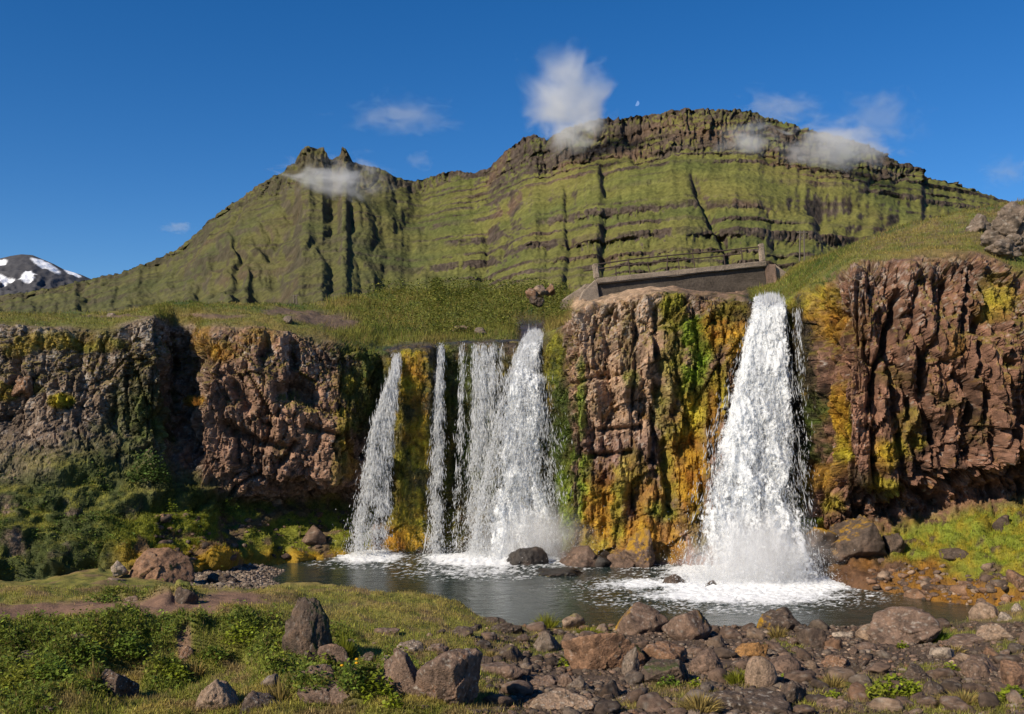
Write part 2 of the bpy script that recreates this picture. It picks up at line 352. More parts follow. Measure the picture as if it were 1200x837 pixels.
# ------------------------------------------------------------------ cliffs and the grassy rim behind them: one continuous sheet
CC = [
 (-700, [(700,15),(600,16),(500,16.8),(430,17.5),(360,18.5),(350,22),(350,30),(360,60)]),  # first columns lie out of view, lips shaped to shade the left slope
 (-350, [(690,18),(600,19.5),(520,20.5),(440,21),(375,21.5),(368,25),(366,35),(370,70)]),
 (-120, [(662,21.5),(590,23),(510,24.5),(440,25),(388,25.5),(376,28),(370,40),(376,80)]),
 (0,    [(665,22),(590,24),(500,26),(440,26.6),(380,27),(371,29),(368,40),(376,80)]),
 (60,   [(662,22.3),(590,24.2),(495,26.3),(440,26.6),(386,27.2),(374,29.5),(369,40),(376,80)]),
 (130,  [(657,23),(600,24.7),(500,27),(440,27.2),(387,27.6),(375,29.8),(366,40),(376,80)]),
 (180,  [(652,23.5),(600,25.2),(510,27.4),(430,27.4),(372,28),(364,30),(360,40),(374,80)]),
 (203,  [(650,24),(600,26),(520,28.8),(430,30.2),(385,30),(362,31.5),(358,40),(372,80)]),
 (224,  [(648,24.5),(600,26.4),(525,28.8),(430,30.2),(385,30),(362,31.5),(358,40),(372,80)]),
 (236,  [(645,24.8),(600,26.8),(545,27.6),(450,27),(392,28),(362,30.5),(358,40),(372,80)]),
 (260,  [(650,25),(598,28.2),(550,27.5),(450,27.3),(384,28.1),(362,31),(357,40),(370,80)]),
 (300,  [(655,26.5),(590,29.6),(560,27.9),(470,27.5),(387,28.1),(364,31),(357,40),(370,80)]),
 (350,  [(655,27.7),(588,30.6),(556,28.5),(480,28.0),(394,28.6),(370,31),(358,42),(368,80)]),
 (400,  [(650,28.6),(592,31),(566,29.0),(490,28.6),(407,29.2),(380,33),(353,48),(362,90)]),
 (425,  [(648,29.3),(596,31),(560,29.7),(490,29.5),(410,29.8),(384,34),(350,50),(360,90)]),
 (445,  [(645,29.9),(590,30.3),(530,30.2),(465,30.2),(412,30.4),(386,36),(346,60),(356,100)]),
 (475,  [(648,29.2),(590,29.5),(530,29.7),(465,29.9),(406,30.3),(388,36),(344,60),(354,100)]),
 (505,  [(648,29.2),(590,29.6),(530,29.8),(465,30),(404,30.4),(388,36),(343,60),(353,100)]),
 (520,  [(648,29.8),(590,30.6),(530,30.8),(465,31),(403,31.2),(388,36),(343,60),(353,100)]),
 (606,  [(650,29.4),(590,30.2),(530,30.6),(440,30.4),(400,31.0),(386,37),(342,60),(352,100)]),
 (614,  [(652,29.2),(590,29.9),(530,30.4),(440,30.2),(404,31.2),(396,34),(343,60),(352,100)]),
 (634,  [(654,28.9),(590,29.7),(530,30.2),(440,30.2),(404,31.2),(394,34),(344,58),(352,100)]),
 (641,  [(655,28.6),(600,29),(530,29.3),(460,29.5),(394,30.2),(376,34),(345,55),(352,90)]),
 (664,  [(658,28),(610,28.4),(530,28.8),(450,29),(378,29.4),(379,34),(345,52),(354,90)]),
 (672,  [(659,27.7),(600,27.9),(530,28),(440,28),(362,28.6),(368,32),(358,38),(372,50)]),
 (690,  [(660,27.6),(600,27.8),(530,28),(440,28),(350,28.6),(354,31),(356,33),(380,40)]),
 (760,  [(664,27),(600,27.2),(500,27.4),(420,27.4),(340,28),(338,30),(342,33),(370,40)]),
 (800,  [(667,26.6),(600,27.2),(500,27.6),(420,27.8),(342,28.2),(339,30),(342,33),(370,40)]),
 (850,  [(668,26.4),(600,26.8),(500,27),(420,27),(345,28),(342,31),(346,34),(380,40)]),
 (874,  [(675,26),(600,26.9),(500,27.4),(420,27.3),(350,28),(344,31),(345,34),(372,40)]),
 (882,  [(680,25.8),(600,27),(500,27.6),(420,27.6),(354,27.9),(351,31),(343,35),(365,60)]),
 (905,  [(680,25.8),(600,27),(500,27.6),(420,27.6),(354,27.9),(350,31),(331,36),(355,60)]),
 (925,  [(680,25.8),(600,27),(500,27.6),(420,27.4),(352,27.7),(338,30),(322,36),(350,60)]),
 (940,  [(672,26),(610,26.6),(500,26.8),(420,26.5),(345,26.8),(326,30),(312,37),(340,60)]),
 (962,  [(680,24.8),(620,26),(555,25.9),(430,25.5),(330,25.9),(310,31),(303,39),(335,65)]),
 (982,  [(685,24),(612,26),(562,25.2),(430,24.9),(318,25.3),(300,30),(296,40),(328,68)]),
 (1000, [(690,23.3),(605,26),(568,24.7),(430,24.2),(308,24.8),(292,30),(286,42),(322,70)]),
 (1050, [(698,22.4),(600,25.8),(580,24.3),(430,23.9),(303,24.6),(288,29),(266,43),(306,70)]),
 (1100, [(705,21.7),(590,25.6),(560,23.9),(430,23.6),(299,24.4),(287,28),(250,44),(292,70)]),
 (1140, [(712,21),(580,25.2),(554,23.7),(430,23.4),(297,24.2),(284,28),(243,44),(285,70)]),
 (1200, [(700,20.5),(568,24.8),(547,23.5),(430,23.2),(316,24.3),(298,27.5),(233,45),(275,70)]),
 (1350, [(690,19.5),(560,24),(540,23),(430,22.8),(300,24),(280,27),(205,45),(250,70)]),
 (1700, [(690,17),(540,18.5),(500,18),(400,18),(270,19),(250,24),(180,45),(230,70)])]
def cliffs():
    ctl = []
    for p, l in CC:
        a1 = np.array([l[0][1], EYE+(HY-l[0][0])/F*l[0][1]])
        ctl.append([[a1[0]-0.5, min(a1[1], 0)-1.0]]+[[Y, EYE+(HY-py)/F*Y] for py, Y in l])
    ctl = np.array(ctl); cp = np.array([c[0] for c in CC], float)
    pd = np.arange(-60, 1250, .25); L_ = 0
    for k in (3, 4, 5):
        yy = gsm(np.interp(pd, cp, ctl[:, k, 0])[None], 6, 1)[0]; L_ = np.maximum(L_, np.hypot(np.gradient((pd-600)/F*yy), np.gradient(yy))/yy*F)
    L_ = np.cumsum(np.clip(L_, .2, 1.6)); px = np.interp(np.linspace(L_[0], L_[-1], 960), L_, pd)
    px = np.concatenate([np.arange(-700, -60, 7.0), px[:-1], np.arange(1250, 1700, 7.0)])
    nseg = [10, 56, 44, 74, 74, 24, 42, 12]
    A = np.stack([[np.interp(px, cp, ctl[:, k, j]) for j in (0, 1)] for k in range(9)])     # 9,2,C
    rows = []; vv = []
    for k, n in enumerate(nseg):
        for i in range(n):
            t = i/n; rows.append(A[k]*(1-t)+A[k+1]*t); vv.append(k+t)
    rows.append(A[8]); vv.append(8.0)
    G = np.array(rows)                                   # R,2,C
    vis = (px > -60) & (px < 1250)
    Gs = gsm(G, 3.0, 0)
    Gs[:, :, vis] = gsm(Gs[:, :, vis], 2.2, 2)
    Y = Gs[:, 0]; Z = Gs[:, 1]
    v = np.array(vv)[:, None]+0*Y; PX = px[None]+0*Y
    X = (PX-600)/F*Y
    Pg = np.stack([X, Y, Z], -1); Nb = grid_normals(gsm(gsm(Pg, 9, 0), 9, 1)); Nb[:, 40:-40] = gsm(gsm(Nb, 7, 0), 7, 1)[:, 40:-40]; Nb /= np.linalg.norm(Nb, axis=2)[..., None]+1e-9
    p = Pg.reshape(-1, 3); nb = Nb.reshape(-1, 3); vf = v.ravel(); pxf = PX.ravel(); pyf = HY-(p[:, 2]-EYE)*F/p[:, 1]
    wp = p+0.18*np.stack([fbm(p*0.7, 2), fbm(p*0.7+31, 2), fbm(p*0.7+57, 2)], 1)
    # how rocky: full on faces, nothing on turf
    face = sst(1.0, 1.9, vf)*(1-sst(4.9, 5.35, vf+0.25*fbm(p*0.8, 2)))*(1-.45*np.clip(nb[:, 2], 0, 1))
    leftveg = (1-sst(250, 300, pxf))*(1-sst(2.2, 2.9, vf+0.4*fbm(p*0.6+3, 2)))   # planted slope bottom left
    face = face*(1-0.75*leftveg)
    wetf = sst(438, 452, pxf)*(1-sst(655, 668, pxf))+sst(868, 880, pxf)*(1-sst(938, 950, pxf))
    colm = sst(662, 675, pxf)*(1-sst(860, 875, pxf)); rgt = sst(940, 960, pxf)
    h1, c1, id1 = facets(wp*np.array([0.62, 0.5, 0.30]), 11, 0.55)
    h2, c2, id2 = facets(wp*np.array([1.7, 1.4, 0.72]), 12, 1.0)
    h3, c3, id3 = facets(wp*np.array([4.6, 4.0, 2.6]), 13, 1.0)
    h4, c4, id4 = facets(wp*np.array([12., 11, 8.0]), 15, 1.0)
    n4 = fbm(p*4.5, 4, .6); rd = fbm(p*np.array([1.1, 1.1, .5]), 4, ridge=True)
    soft = sst(230, 245, pxf)*(1-sst(415, 435, pxf))      # smoother, bulging lava on the left face
    k = face*(1-0.72*np.clip(wetf, 0, 1))
    d = k*(0.36*h1*(0.8+0.6*rgt+0.25*soft)+0.16*h2+0.085*h3+0.030*h4-0.12*c1-0.11*c2*(1-.3*soft)-0.05*c3-0.015*c4+0.07*n4-0.22*np.clip(rd-0.25, 0, 1))
    # tall vertical joints on the pillar and the right wall
    vj = fbm(np.stack([p[:, 0]*1.9+0.3*p[:, 2], p[:, 1]*1.2, p[:, 2]*0.28], 1), 3, ridge=True)
    d -= k*(colm*0.30+rgt*0.55+0.12)*np.clip(vj-0.1, 0, 1)
    fz = sst(1.0, 1.6, vf)*(1-sst(4.9, 5.4, vf)); nb = nb*np.stack([1-.5*fz, 1+0*vf, 1-.75*fz], 1); nb /= np.linalg.norm(nb, axis=1)[:, None]
    def blocks(w, hgt, seed, lean=0.0, bulge=.10):
        # upright jointed columns broken across at uneven heights
        u = (p[:, 0]*.92-p[:, 1]*.55+lean*p[:, 2])/w+.55*fbm(p*np.array([.5, .5, .35])/w*.5+seed, 3)
        i = np.floor(u).astype(np.int64); f = u-i
        hh = _hash(np.stack([i, 0*i+seed, 0*i], 1), 5); z_ = p[:, 2]/(hgt*(.6+.9*hh))+hh*7+.25*(f-.5)*(hh*4-2)+.12*fbm(p*2.2/w*.5+seed, 2)
        j = np.floor(z_).astype(np.int64); g_ = z_-j; a = _hash(np.stack([i, j, 0*i+seed], 1), 6); b = _hash(np.stack([i, j, 0*i+seed], 1), 7); c = _hash(np.stack([i, j, 0*i+seed], 1), 8)
        cr = np.maximum(np.clip(1-np.minimum(f, 1-f)/.07, 0, 1), np.clip(1-np.minimum(g_, 1-g_)/.05, 0, 1)*.6)
        return (a-.5)*1.3+(b-.5)*1.5*(f-.5)+(c-.5)*1.1*(g_-.5)-bulge*(2*f-1)**2*2-.35*cr, b
    B1, bi1 = blocks(.85, 1.5, 3, .05); B2, bi2 = blocks(.34, .62, 4, -.06); B3, bi3 = blocks(.15, .26, 5)
    jt = np.clip(.35+.65*colm+.65*rgt-.15*soft, 0, 1)*k
    d += jt*(.30*B1*(1-.2*colm)+.11*B2+.035*B3)
    def cleft(pts, w, dep):
        a = np.array(pts, float); o = np.zeros(len(pxf))
        for i in range(len(a)-1):
            e = a[i+1]-a[i]; t = np.clip(((pxf-a[i, 0])*e[0]+(pyf-a[i, 1])*e[1])/(e@e), 0, 1)
            o = np.maximum(o, np.exp(-(np.hypot(pxf-a[i, 0]-t*e[0]+3*nw, pyf-a[i, 1]-t*e[1])/w)**2))
        return -dep*o
    nw = fbm(p*2.5+33, 3)
    for pts, w, dep in [([(1057, 345), (1048, 385), (1030, 435), (1018, 480)], 5, .7), ([(1115, 310), (1118, 380)], 4, .45), ([(1142, 320), (1138, 385)], 4, .5), ([(1098, 400), (1085, 425), (1092, 470), (1105, 520)], 6, .6), ([(1160, 370), (1152, 440)], 4, .45),
                        ([(1075, 470), (1062, 520)], 4, .4), ([(965, 400), (978, 450)], 3, .35), ([(1130, 440), (1150, 460), (1140, 500)], 7, .5), ([(1185, 420), (1200, 425)], 4, .5), ([(1005, 330), (1003, 400)], 3, .3), ([(1080, 320), (1075, 380), (1060, 400)], 3, .35),
                        ([(275, 450), (290, 475)], 9, .55), ([(330, 460), (350, 450), (362, 465)], 9, .7), ([(315, 395), (310, 415)], 5, .4), ([(345, 400), (348, 425)], 5, .4), ([(260, 500), (300, 520), (330, 525)], 6, .5), ([(360, 500), (395, 510)], 4, .4), ([(330, 545), (345, 520)], 4, .4),
                        ([(712, 360), (710, 430), (722, 480)], 3, .3), ([(742, 350), (745, 430), (738, 480)], 4, .35), ([(700, 505), (750, 500)], 3, .4), ([(770, 360), (772, 470), (765, 540)], 5, .5), ([(690, 535), (740, 530)], 3, .4), ([(780, 520), (785, 600)], 5, .5), ([(668, 450), (700, 440)], 3, .3)]:
        d += k*cleft(pts, w, dep)
    # cushions and hanging mats of moss
    f1, _, mid, _ = worley(wp*np.array([3.0, 3.0, 1.3])+7, 21)
    f1b, _, _, _ = worley(wp*np.array([7.5, 7, 4])+3, 22)
    strand = fbm(p*np.array([7., 7, .7]), 3)
    moss = np.zeros(len(p)); mcol = np.zeros((len(p), 3)); nn = fbm(p*1.3+11, 4); nf = fbm(p*4.5+21, 3); nff = fbm(p*13+5, 2); hue = fbm(p*2.1+77, 3)
    CM = dict(o=C3(.36, .19, .018), y=C3(.34, .26, .025), g=C3(.19, .25, .022), d=C3(.06, .08, .012), e=C3(.17, .15, .018), b=C3(.045, .033, .016))
    BL = [ # pale rock and moss areas as they lie on the wall: centre, radii, colour, strength
     (483,440,22,40,'y',1.1),(490,520,20,40,'y',1.0),(480,600,26,40,'y',.9),(480,632,36,16,'o',1.2),(470,560,16,50,'e',.9),(488,470,18,60,'o',.6),
     (445,540,12,70,'d',1),(430,460,28,60,'d',.9),(428,400,34,26,'d',1.3),(402,500,10,30,'y',.8),(410,540,12,30,'o',.7),(404,448,18,14,'y',.55),
     (520,500,14,120,'e',.8),(560,500,40,120,'d',.9),(530,620,40,30,'e',.8),(618,560,14,60,'y',.5),(650,420,16,40,'e',1.0),(655,520,16,90,'d',1),(662,590,12,60,'g',.8),
     (684,590,16,60,'g',.9),(678,470,8,50,'g',.8),(700,470,12,20,'y',.4),(740,445,12,16,'g',.7),(736,395,12,50,'e',.45),
     (700,620,30,50,'y',.9),(712,590,30,50,'o',.9),(745,630,30,30,'o',.9),(740,560,26,34,'y',.7),(725,600,10,40,'g',.5),(760,590,20,40,'o',.7),
     (790,365,20,30,'e',1.0),(788,420,18,40,'e',.8),(800,540,30,90,'y',.85),(815,470,24,60,'y',.9),(810,570,20,60,'o',1),(820,400,22,34,'g',1.2),(815,440,18,26,'g',1.0),(836,390,18,22,'e',.9),
     (850,380,24,30,'o',.9),(866,400,14,40,'o',.9),(845,460,16,40,'y',.9),(860,360,22,16,'e',1),(840,500,12,40,'o',.8),(780,480,16,40,'e',.7),(770,620,30,40,'o',.7),(820,620,18,40,'e',.6),
     (777,600,18,12,'g',.7),(790,640,18,20,'o',.8),
     (935,420,14,70,'b',1.2),(940,520,18,80,'d',1.1),(905,500,40,160,'b',1.2),(960,370,14,50,'o',.9),(950,340,26,22,'y',.8),(925,355,12,10,'e',1),
     (975,500,18,50,'y',1.05),(972,480,14,40,'o',.8),(1000,450,16,24,'o',.3),(1055,530,30,26,'y',.95),(1035,545,22,30,'o',.6),(1075,500,26,22,'y',.6),(1040,575,30,18,'y',.8),(1120,470,20,14,'e',.45),(1125,400,16,20,'o',.55),
     (1085,520,16,14,'y',.8),(1180,360,30,14,'o',.7),(1185,340,30,30,'y',.8),(1000,380,40,40,'o',.42),(1050,440,30,20,'y',.45),(1160,500,20,30,'y',.35),
     (960,560,26,20,'o',.8),(975,590,20,16,'y',.8),(1000,565,24,18,'b',.8),(945,615,20,9,'g',1.4),(965,645,30,30,'o',.8),(1010,635,26,40,'b',.6),
     (260,410,30,14,'o',.8),(300,395,30,12,'o',.6),(235,400,16,22,'o',.7),(60,400,60,12,'y',.8),(20,410,20,10,'y',.7),(120,405,40,9,'e',.9),(5,460,14,12,'y',.8),(70,470,16,10,'y',1.0),(30,455,26,8,'e',.7),
     (115,385,30,8,'e',.7),(175,400,60,20,'b',.0),(160,470,40,60,'d',.6),(180,550,40,50,'g',.5),(170,490,40,40,'d',.8),(225,470,10,8,'o',.9),(120,540,60,60,'d',.7),
     (330,530,10,14,'e',.5),(385,590,14,10,'y',.6),(395,545,10,30,'y',.6),(310,440,8,20,'e',.4),(300,600,100,16,'d',.7)]
    for cx, cy, rx, ry, c, s in BL:
        r = np.sqrt(((pxf-cx)/rx)**2+((pyf-cy)/ry)**2)
        m = s*sst(1.32, 0.55, r+0.60*nn+0.45*nf+.25*nff)
        m = np.clip(m, 0, 1)*(vf < 5.6)
        mcol = mcol*(1-m[:, None])+CM[c]*m[:, None]; moss = np.maximum(moss, m)
    # thin moss on every shelf and in the wet alcoves
    amb = np.clip((wetf*0.75+colm*0.25*sst(420, 600, pyf))*sst(-0.5, 0.1, nn), 0, 1)
    mt = (C3(.075, .07, .014)+C3(.12, .075, .0)*sst(-.1, .5, nf)[:, None])
    mcol = np.where((moss > amb)[:, None], mcol, mt); moss = np.maximum(moss, amb*face)
    d += moss*face*(0.16*(0.75-f1)+0.07*(0.7-f1b)+0.10*strand*wetf+0.02)
    # turf
    turf = sst(5.0, 5.35, vf+0.2*fbm(p*0.9+4, 2)); undr = sst(668, 676, pxf)*(1-sst(874, 884, pxf)); notch = sst(600, 612, pxf)*(1-sst(636, 645, pxf))*(1-sst(6.1, 6.5, vf))
    far = sst(6.0, 7.0, vf)
    d += turf*(1-notch)*(0.12*fbm(p*1.6, 3)+(0.35+0.5*far)*(1-.6*(1-sst(330, 420, pxf)))*fbm(p*np.array([.35, .2, .35]), 3)*(1-0.5*sst(880, 900, pxf)*(1-sst(7.5, 8, vf))))
    foot = (1-sst(1.6, 2.4, vf))
    ft, fc, _ = facets(wp*np.array([1.3, 1.1, 1.4]), 14, 0.5)
    gl = 1-sst(250, 420, pxf)
    d += foot*(1-face)*(0.30*ft+0.22*fbm(p*1.1, 3))*(vf > 0.3)
    veg = leftveg*(1-turf)
    fv, _, _, _ = worley(wp*np.array([1.6, 1.3, 2.1]), 31)
    fv2, _, _, _ = worley(wp*np.array([5., 4.5, 5.5]), 32)
    zt = p[:, 2]*1.25+.9*fbm(p*.7+8, 3); zt = zt-np.floor(zt); d += veg*.40*(np.minimum(zt/.75, (1-zt)/.25)-.5)
    d += veg*(0.12*(0.6-fv)+0.06*(0.6-fv2)+0.40*fbm(p*0.5+9, 3)+.10*fbm(p*1.9, 3))
    q = p+nb*d[:, None]
    # overhang lip drags moss and turf down a little over the edge
    Pd = q.reshape(Pg.shape)
    Nd = grid_normals(Pd); Nd = Nd*np.where((Nd*Nb).sum(-1, keepdims=True) < 0, -1, 1); nd = Nd.reshape(-1, 3)
    # ---- colours
    a1 = fbm(q*0.9+70, 3); a2 = fbm(q*5+13, 4); a3 = fbm(q*14+3, 2)
    red = C3(.175, .092, .060); brn = C3(.21, .125, .085); tan = C3(.31, .205, .135); gry = C3(.155, .112, .082); drk = C3(.05, .04, .034)
    base = np.zeros((len(p), 3), np.float32)+brn
    wl = (1-sst(225, 240, pxf))[:, None]; base = base*(1-wl)+gry*wl
    wr = rgt[:, None]; base = base*(1-wr)+red*wr
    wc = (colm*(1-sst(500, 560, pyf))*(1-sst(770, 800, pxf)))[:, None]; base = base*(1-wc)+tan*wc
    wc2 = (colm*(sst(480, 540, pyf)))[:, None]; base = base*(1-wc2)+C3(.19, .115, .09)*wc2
    ww = np.clip(wetf, 0, 1)[:, None]; base = base*(1-ww*.9)+C3(.035, .026, .018)*ww*.9
    base = base*(1+0.35*(id2-0.5)+0.45*(id3-.5)+0.35*(id1-.5)+0.75*a2+.45*(bi1-.5)+.45*(bi2-.5)+.35*(bi3-.5)+.35*(id4-.5))[:, None]
    base = base+(C3(.17, .10, .07)-base)*(sst(.1, .6, a1)*0.5*(1-wetf))[:, None]
    # pale crustose lichen near the top and in spots
    lich = sst(0.22, 0.36, a3*0.5+a2*0.6+0.22*sst(4.1, 4.9, vf)+0.12*wl[:, 0]+0.10*wc[:, 0]-0.05)*(1-wetf)*face
    base = base*(1-0.75*lich[:, None])+C3(.40, .37, .33)*0.75*lich[:, None]
    base = base*(1-0.45*np.maximum(c2*0.7, c3*.4))[:, None] if False else base
    og = sst(0.25, 0.5, fbm(q*2.6+90, 3)+0.1*colm)*(1-wetf)*0.55*(0.4+rgt+colm)*face
    base = base*(1-og[:, None])+C3(.19, .10, .025)*og[:, None]
    mcol = mcol*(1+.9*hue[:, None]*C3(.7, 1.1, .5))*(1+.5*nff)[:, None]; mcol = mcol*(1-.35*sst(0, .5, -nf)[:, None]); mv = np.clip(moss*sst(0.15, 0.5, moss+0.45*nf+.35*nff), 0, 1)[:, None]
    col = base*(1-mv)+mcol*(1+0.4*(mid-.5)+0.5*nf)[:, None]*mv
    g1 = C3(.135, .14, .028); g2 = C3(.20, .16, .045); g3 = C3(.06, .09, .018)
    t1 = fbm(q*np.array([.5, .35, .5])+5, 3); t2 = fbm(q*2.2+5, 3)
    gc = g1+(g2-g1)*sst(-.05, .45, t1+0.3*t2+0.18*rgt)[:, None]; gc = gc+(g3-gc)*sst(.05, .5, -t1+.3*t2)[:, None]
    mid_g = sst(430, 460, pxf)*(1-sst(650, 670, pxf))
    path = np.zeros(len(p))
    for cx, cy, rx, ry in [(375,372,36,7),(345,365,40,3),(400,381,22,6),(250,369,40,3),(130,372,50,2)]:
        path = np.maximum(path, sst(1.2, .7, np.sqrt(((pxf-cx)/rx)**2+((pyf-cy)/ry)**2)+.3*t2))
    gc = gc*(1-path[:, None])+C3(.15, .10, .062)*path[:, None]
    hth = sst(960, 1040, pxf)*sst(.0, .4, t2+.1)*sst(5.3, 6, vf)*.7
    gc = gc*(1-hth[:, None])+C3(.13, .085, .055)*hth[:, None]
    up = sst(0.45, 0.75, nd[:, 2])
    ledge = up*face*sst(3.2, 4.2, vf)*(1-wetf)*0.9*sst(-.35, .1, nn)
    gm = np.clip(np.maximum(turf*(1-.85*undr)*(1-notch)*(0.35+0.65*sst(.15, .5, nd[:, 2])), ledge), 0, 1)
    lc = np.where((ledge > turf)[:, None], C3(.17, .135, .02), gc)
    col = col*(1-gm[:, None])+lc*gm[:, None]
    # planted slope, lower left
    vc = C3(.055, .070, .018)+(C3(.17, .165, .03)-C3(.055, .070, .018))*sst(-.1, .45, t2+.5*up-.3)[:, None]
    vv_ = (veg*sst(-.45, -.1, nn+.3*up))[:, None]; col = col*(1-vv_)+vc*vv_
    # low mossy ledges by the water, left of the falls
    ml = sst(110, 170, pxf+30*nn)*(1-sst(432, 440, pxf))*foot*sst(575, 600, pyf+25*nn+.12*(pxf-230))
    mlc = C3(.18, .19, .022)+(C3(.30, .16, .01)-C3(.14, .155, .018))*(.85*sst(636, 654, pyf+10*nn))[:, None]
    dirt = sst(.12, .3, fbm(q*1.1+44, 3)); strk = np.exp(-((pyf-(690-.5*(pxf-150))+10*nn)/7)**2)*(pxf < 340)*(pxf > 140); dirt = np.maximum(dirt, sst(.3, .8, strk)); mlc = mlc*(1-dirt[:, None]*.8)+C3(.13, .075, .055)*dirt[:, None]*.8
    mm = (ml*sst(-.3, .05, nn+.45))[:, None]; col = col*(1-mm)+mlc*mm
    # grass bank and orange flats, lower right
    mr_ = sst(1000, 1060, pxf+20*nn)*(1-sst(1.75, 2.0, vf))*(1-sst(700, 760, pyf)*0)
    grn = C3(.17, .20, .022)+(C3(.25, .20, .018)-C3(.17, .20, .022))*sst(-.2, .4, t2)[:, None]
    orr = C3(.21, .10, .014)*(1+.6*nf)[:, None]
    lo = sst(638, 668, pyf+22*nn-0.32*np.clip(pxf-1090, 0, 200))[:, None]
    mc2 = grn*(1-lo)+orr*lo
    rkm = sst(.16, .3, fbm(q*1.6+64, 3)+.02); mc2 = mc2*(1-rkm[:, None]*.85)+C3(.075, .045, .035)*rkm[:, None]*.85
    col = col*(1-mr_[:, None])+mc2*mr_[:, None]
    wr2 = sst(930, 960, pxf)*(1-sst(1010, 1060, pxf))*(1-sst(1.75, 2.1, vf))*(pyf > 625)
    col = col*(1-wr2[:, None]*.8)+(C3(.10, .05, .02)*(1+.6*nf)[:, None]+C3(.12, .05, 0)*sst(.1, .4, nn)[:, None])*wr2[:, None]*.8
    wet = np.clip(wetf*0.9+sst(0.9, 0.2, q[:, 2])*0.5, 0, 1)*(1-gm)
    R, Cn = PX.shape
    vm = (v[:-1, :-1]+v[1:, 1:])/2; pm = PX[:-1, :-1]
    return dict(q=q, col=col, wet=wet, nd=nd, v=vf, px=pxf, py=pyf, turf=turf, gm=gm, veg=veg[:], ml=ml, mr=mr_, moss=moss, R=R, C=Cn, vm=vm, pm=pm, nn=nn, undr=undr, path=path, t2=t2, face=face)
K = cliffs()
K['ppx'] = 600+K['q'][:, 0]*F/K['q'][:, 1]; K['ppy'] = HY-(K['q'][:, 2]-EYE)*F/K['q'][:, 1]
def on_sheet(px, py):
    m = (np.abs(K['ppx']-px) < 2.5) & (np.abs(K['ppy']-py) < 2.5); return float(K['q'][m, 1].min()) if m.any() else 28.0
print('cliff', time.time()-T0)
def part_of_sheet(name, mask, label):
    V, Fc, c, w = compact(K['q'], grid_faces(K['R'], K['C'], mask), K['col'], K['wet'])
    o = mk(name, V, Fc, M_cliff, c, attrs={'wet': w}, smooth='cliff' not in name); tag(o, label, kind='structure')
vm, pm = K['vm'], K['pm']
part_of_sheet('cliff_left', (vm < 5.3) & (vm >= 1.95) & (pm < 438), 'brown lava cliff with grey lichened blocks left of the falls')
part_of_sheet('slope_left', (vm < 1.95) & (pm < 438), 'shaded green slope and mossy ledges under the left cliff')
part_of_sheet('cliff_middle', (vm < 5.3) & (pm >= 438) & (pm < 930), 'moss hung rock wall and pale pillar between the waterfalls')
part_of_sheet('cliff_right', (vm < 5.3) & (vm >= 1.95) & (pm >= 930), 'tall reddish brown basalt cliff right of the widest fall')
part_of_sheet('bank_right', (vm < 1.95) & (pm >= 930), 'bright grass bank and orange mossy flat under the right cliff')
part_of_sheet('hillside', (vm >= 5.3), 'grassy rim and hillside above the cliffs')

# ------------------------------------------------------------------ foreground ground
GP = []
def g(px, py, Y): GP.append(((px-600)/F*Y, Y, EYE+(HY-py)/F*Y))
def gz(px, Y, z): GP.append(((px-600)/F*Y, Y, z))
for p in (-500, -200, 100, 400): gz(p, 7, 1.35); gz(p, 3, 1.6); gz(p, -6, 1.9)
for p in (700, 1000, 1300, 1700): gz(p, 7, 1.1); gz(p, 3, 1.4); gz(p, -6, 1.8)
for p in (-250, -100, 0, 100, 190): g(p, 837, 10.4); g(p, 800, 12.2); g(p, 737, 14.0); g(p, 716, 16); g(p, 698, 18.4)
for p in (-400, -150, -40): g(p, 690, 20); gz(p, 26, .8)
g(0, 690, 19.6); g(30, 684, 21); g(30, 680, 23); g(100, 678, 21); g(100, 668, 23.5); gz(60, 28, .4)
g(240, 800, 12.0); g(240, 745, 14.5); g(240, 706, 17); g(300, 795, 12.4); g(300, 742, 14.8); g(300, 704, 17.2); g(300, 690, 19.8)
g(190, 686, 20.5); g(190, 672, 23); g(230, 687, 22.6); g(300, 688, 22.6); g(225, 666, 26); g(290, 664, 26); g(320, 684, 23.4); gz(345, 23.5, -.05); gz(330, 26, .0); gz(370, 25, -.5); gz(250, 29, .1)
g(400, 837, 10.2); g(400, 790, 12.4); g(400, 745, 15); g(400, 710, 18.5); g(400, 694, 21); gz(400, 22, -.3)
g(350, 692, 21); gz(350, 22.3, .0)
g(480, 837, 10.2); g(500, 790, 12.2); g(500, 750, 15.2); g(480, 722, 18); g(480, 704, 20.4); gz(480, 21.4, -.3)
g(560, 790, 12.4); g(560, 750, 15.6); g(550, 718, 19.8); gz(560, 20.6, -.35); g(540, 708, 20.2)
for p in (620, 700, 780, 860, 940, 1020, 1100):
    g(p, 837, 10.6); g(p, 800, 12.8); g(p, 765, 15.5); g(p, 742, 17.8); gz(p, 19.2, -.02); gz(p, 20.3, -.45)
g(1160, 830, 10.6); g(1160, 780, 13.6); g(1160, 742, 16.5); g(1170, 712, 19); g(1250, 700, 18.5); g(1250, 780, 13); gz(1400, 18, 1.0); gz(1700, 16, 1.5); g(1400, 800, 11)
gz(1140, 20.9, -.1); gz(1120, 20.5, -.2)
for p in (430, 560, 700, 850, 1000): gz(p, 24, -.9); gz(p, 28, -1.1); gz(p, 33, -1.2)
gz(1100, 22.5, -.3); gz(1300, 24, -.2); gz(1300, 32, -1); gz(0, 33, -.5); gz(-400, 33, -.5)
GP = np.array(GP)
def tps_fit(P3):
    x = P3[:, :2]; n = len(x); r2 = ((x[:, None]-x[None])**2).sum(-1)
    Km = 0.5*r2*np.log(r2+1e-9)+np.eye(n)*0.03
    Q = np.c_[np.ones(n), x]; A = np.block([[Km, Q], [Q.T, np.zeros((3, 3))]])
    return np.linalg.solve(A, np.r_[P3[:, 2], 0, 0, 0])
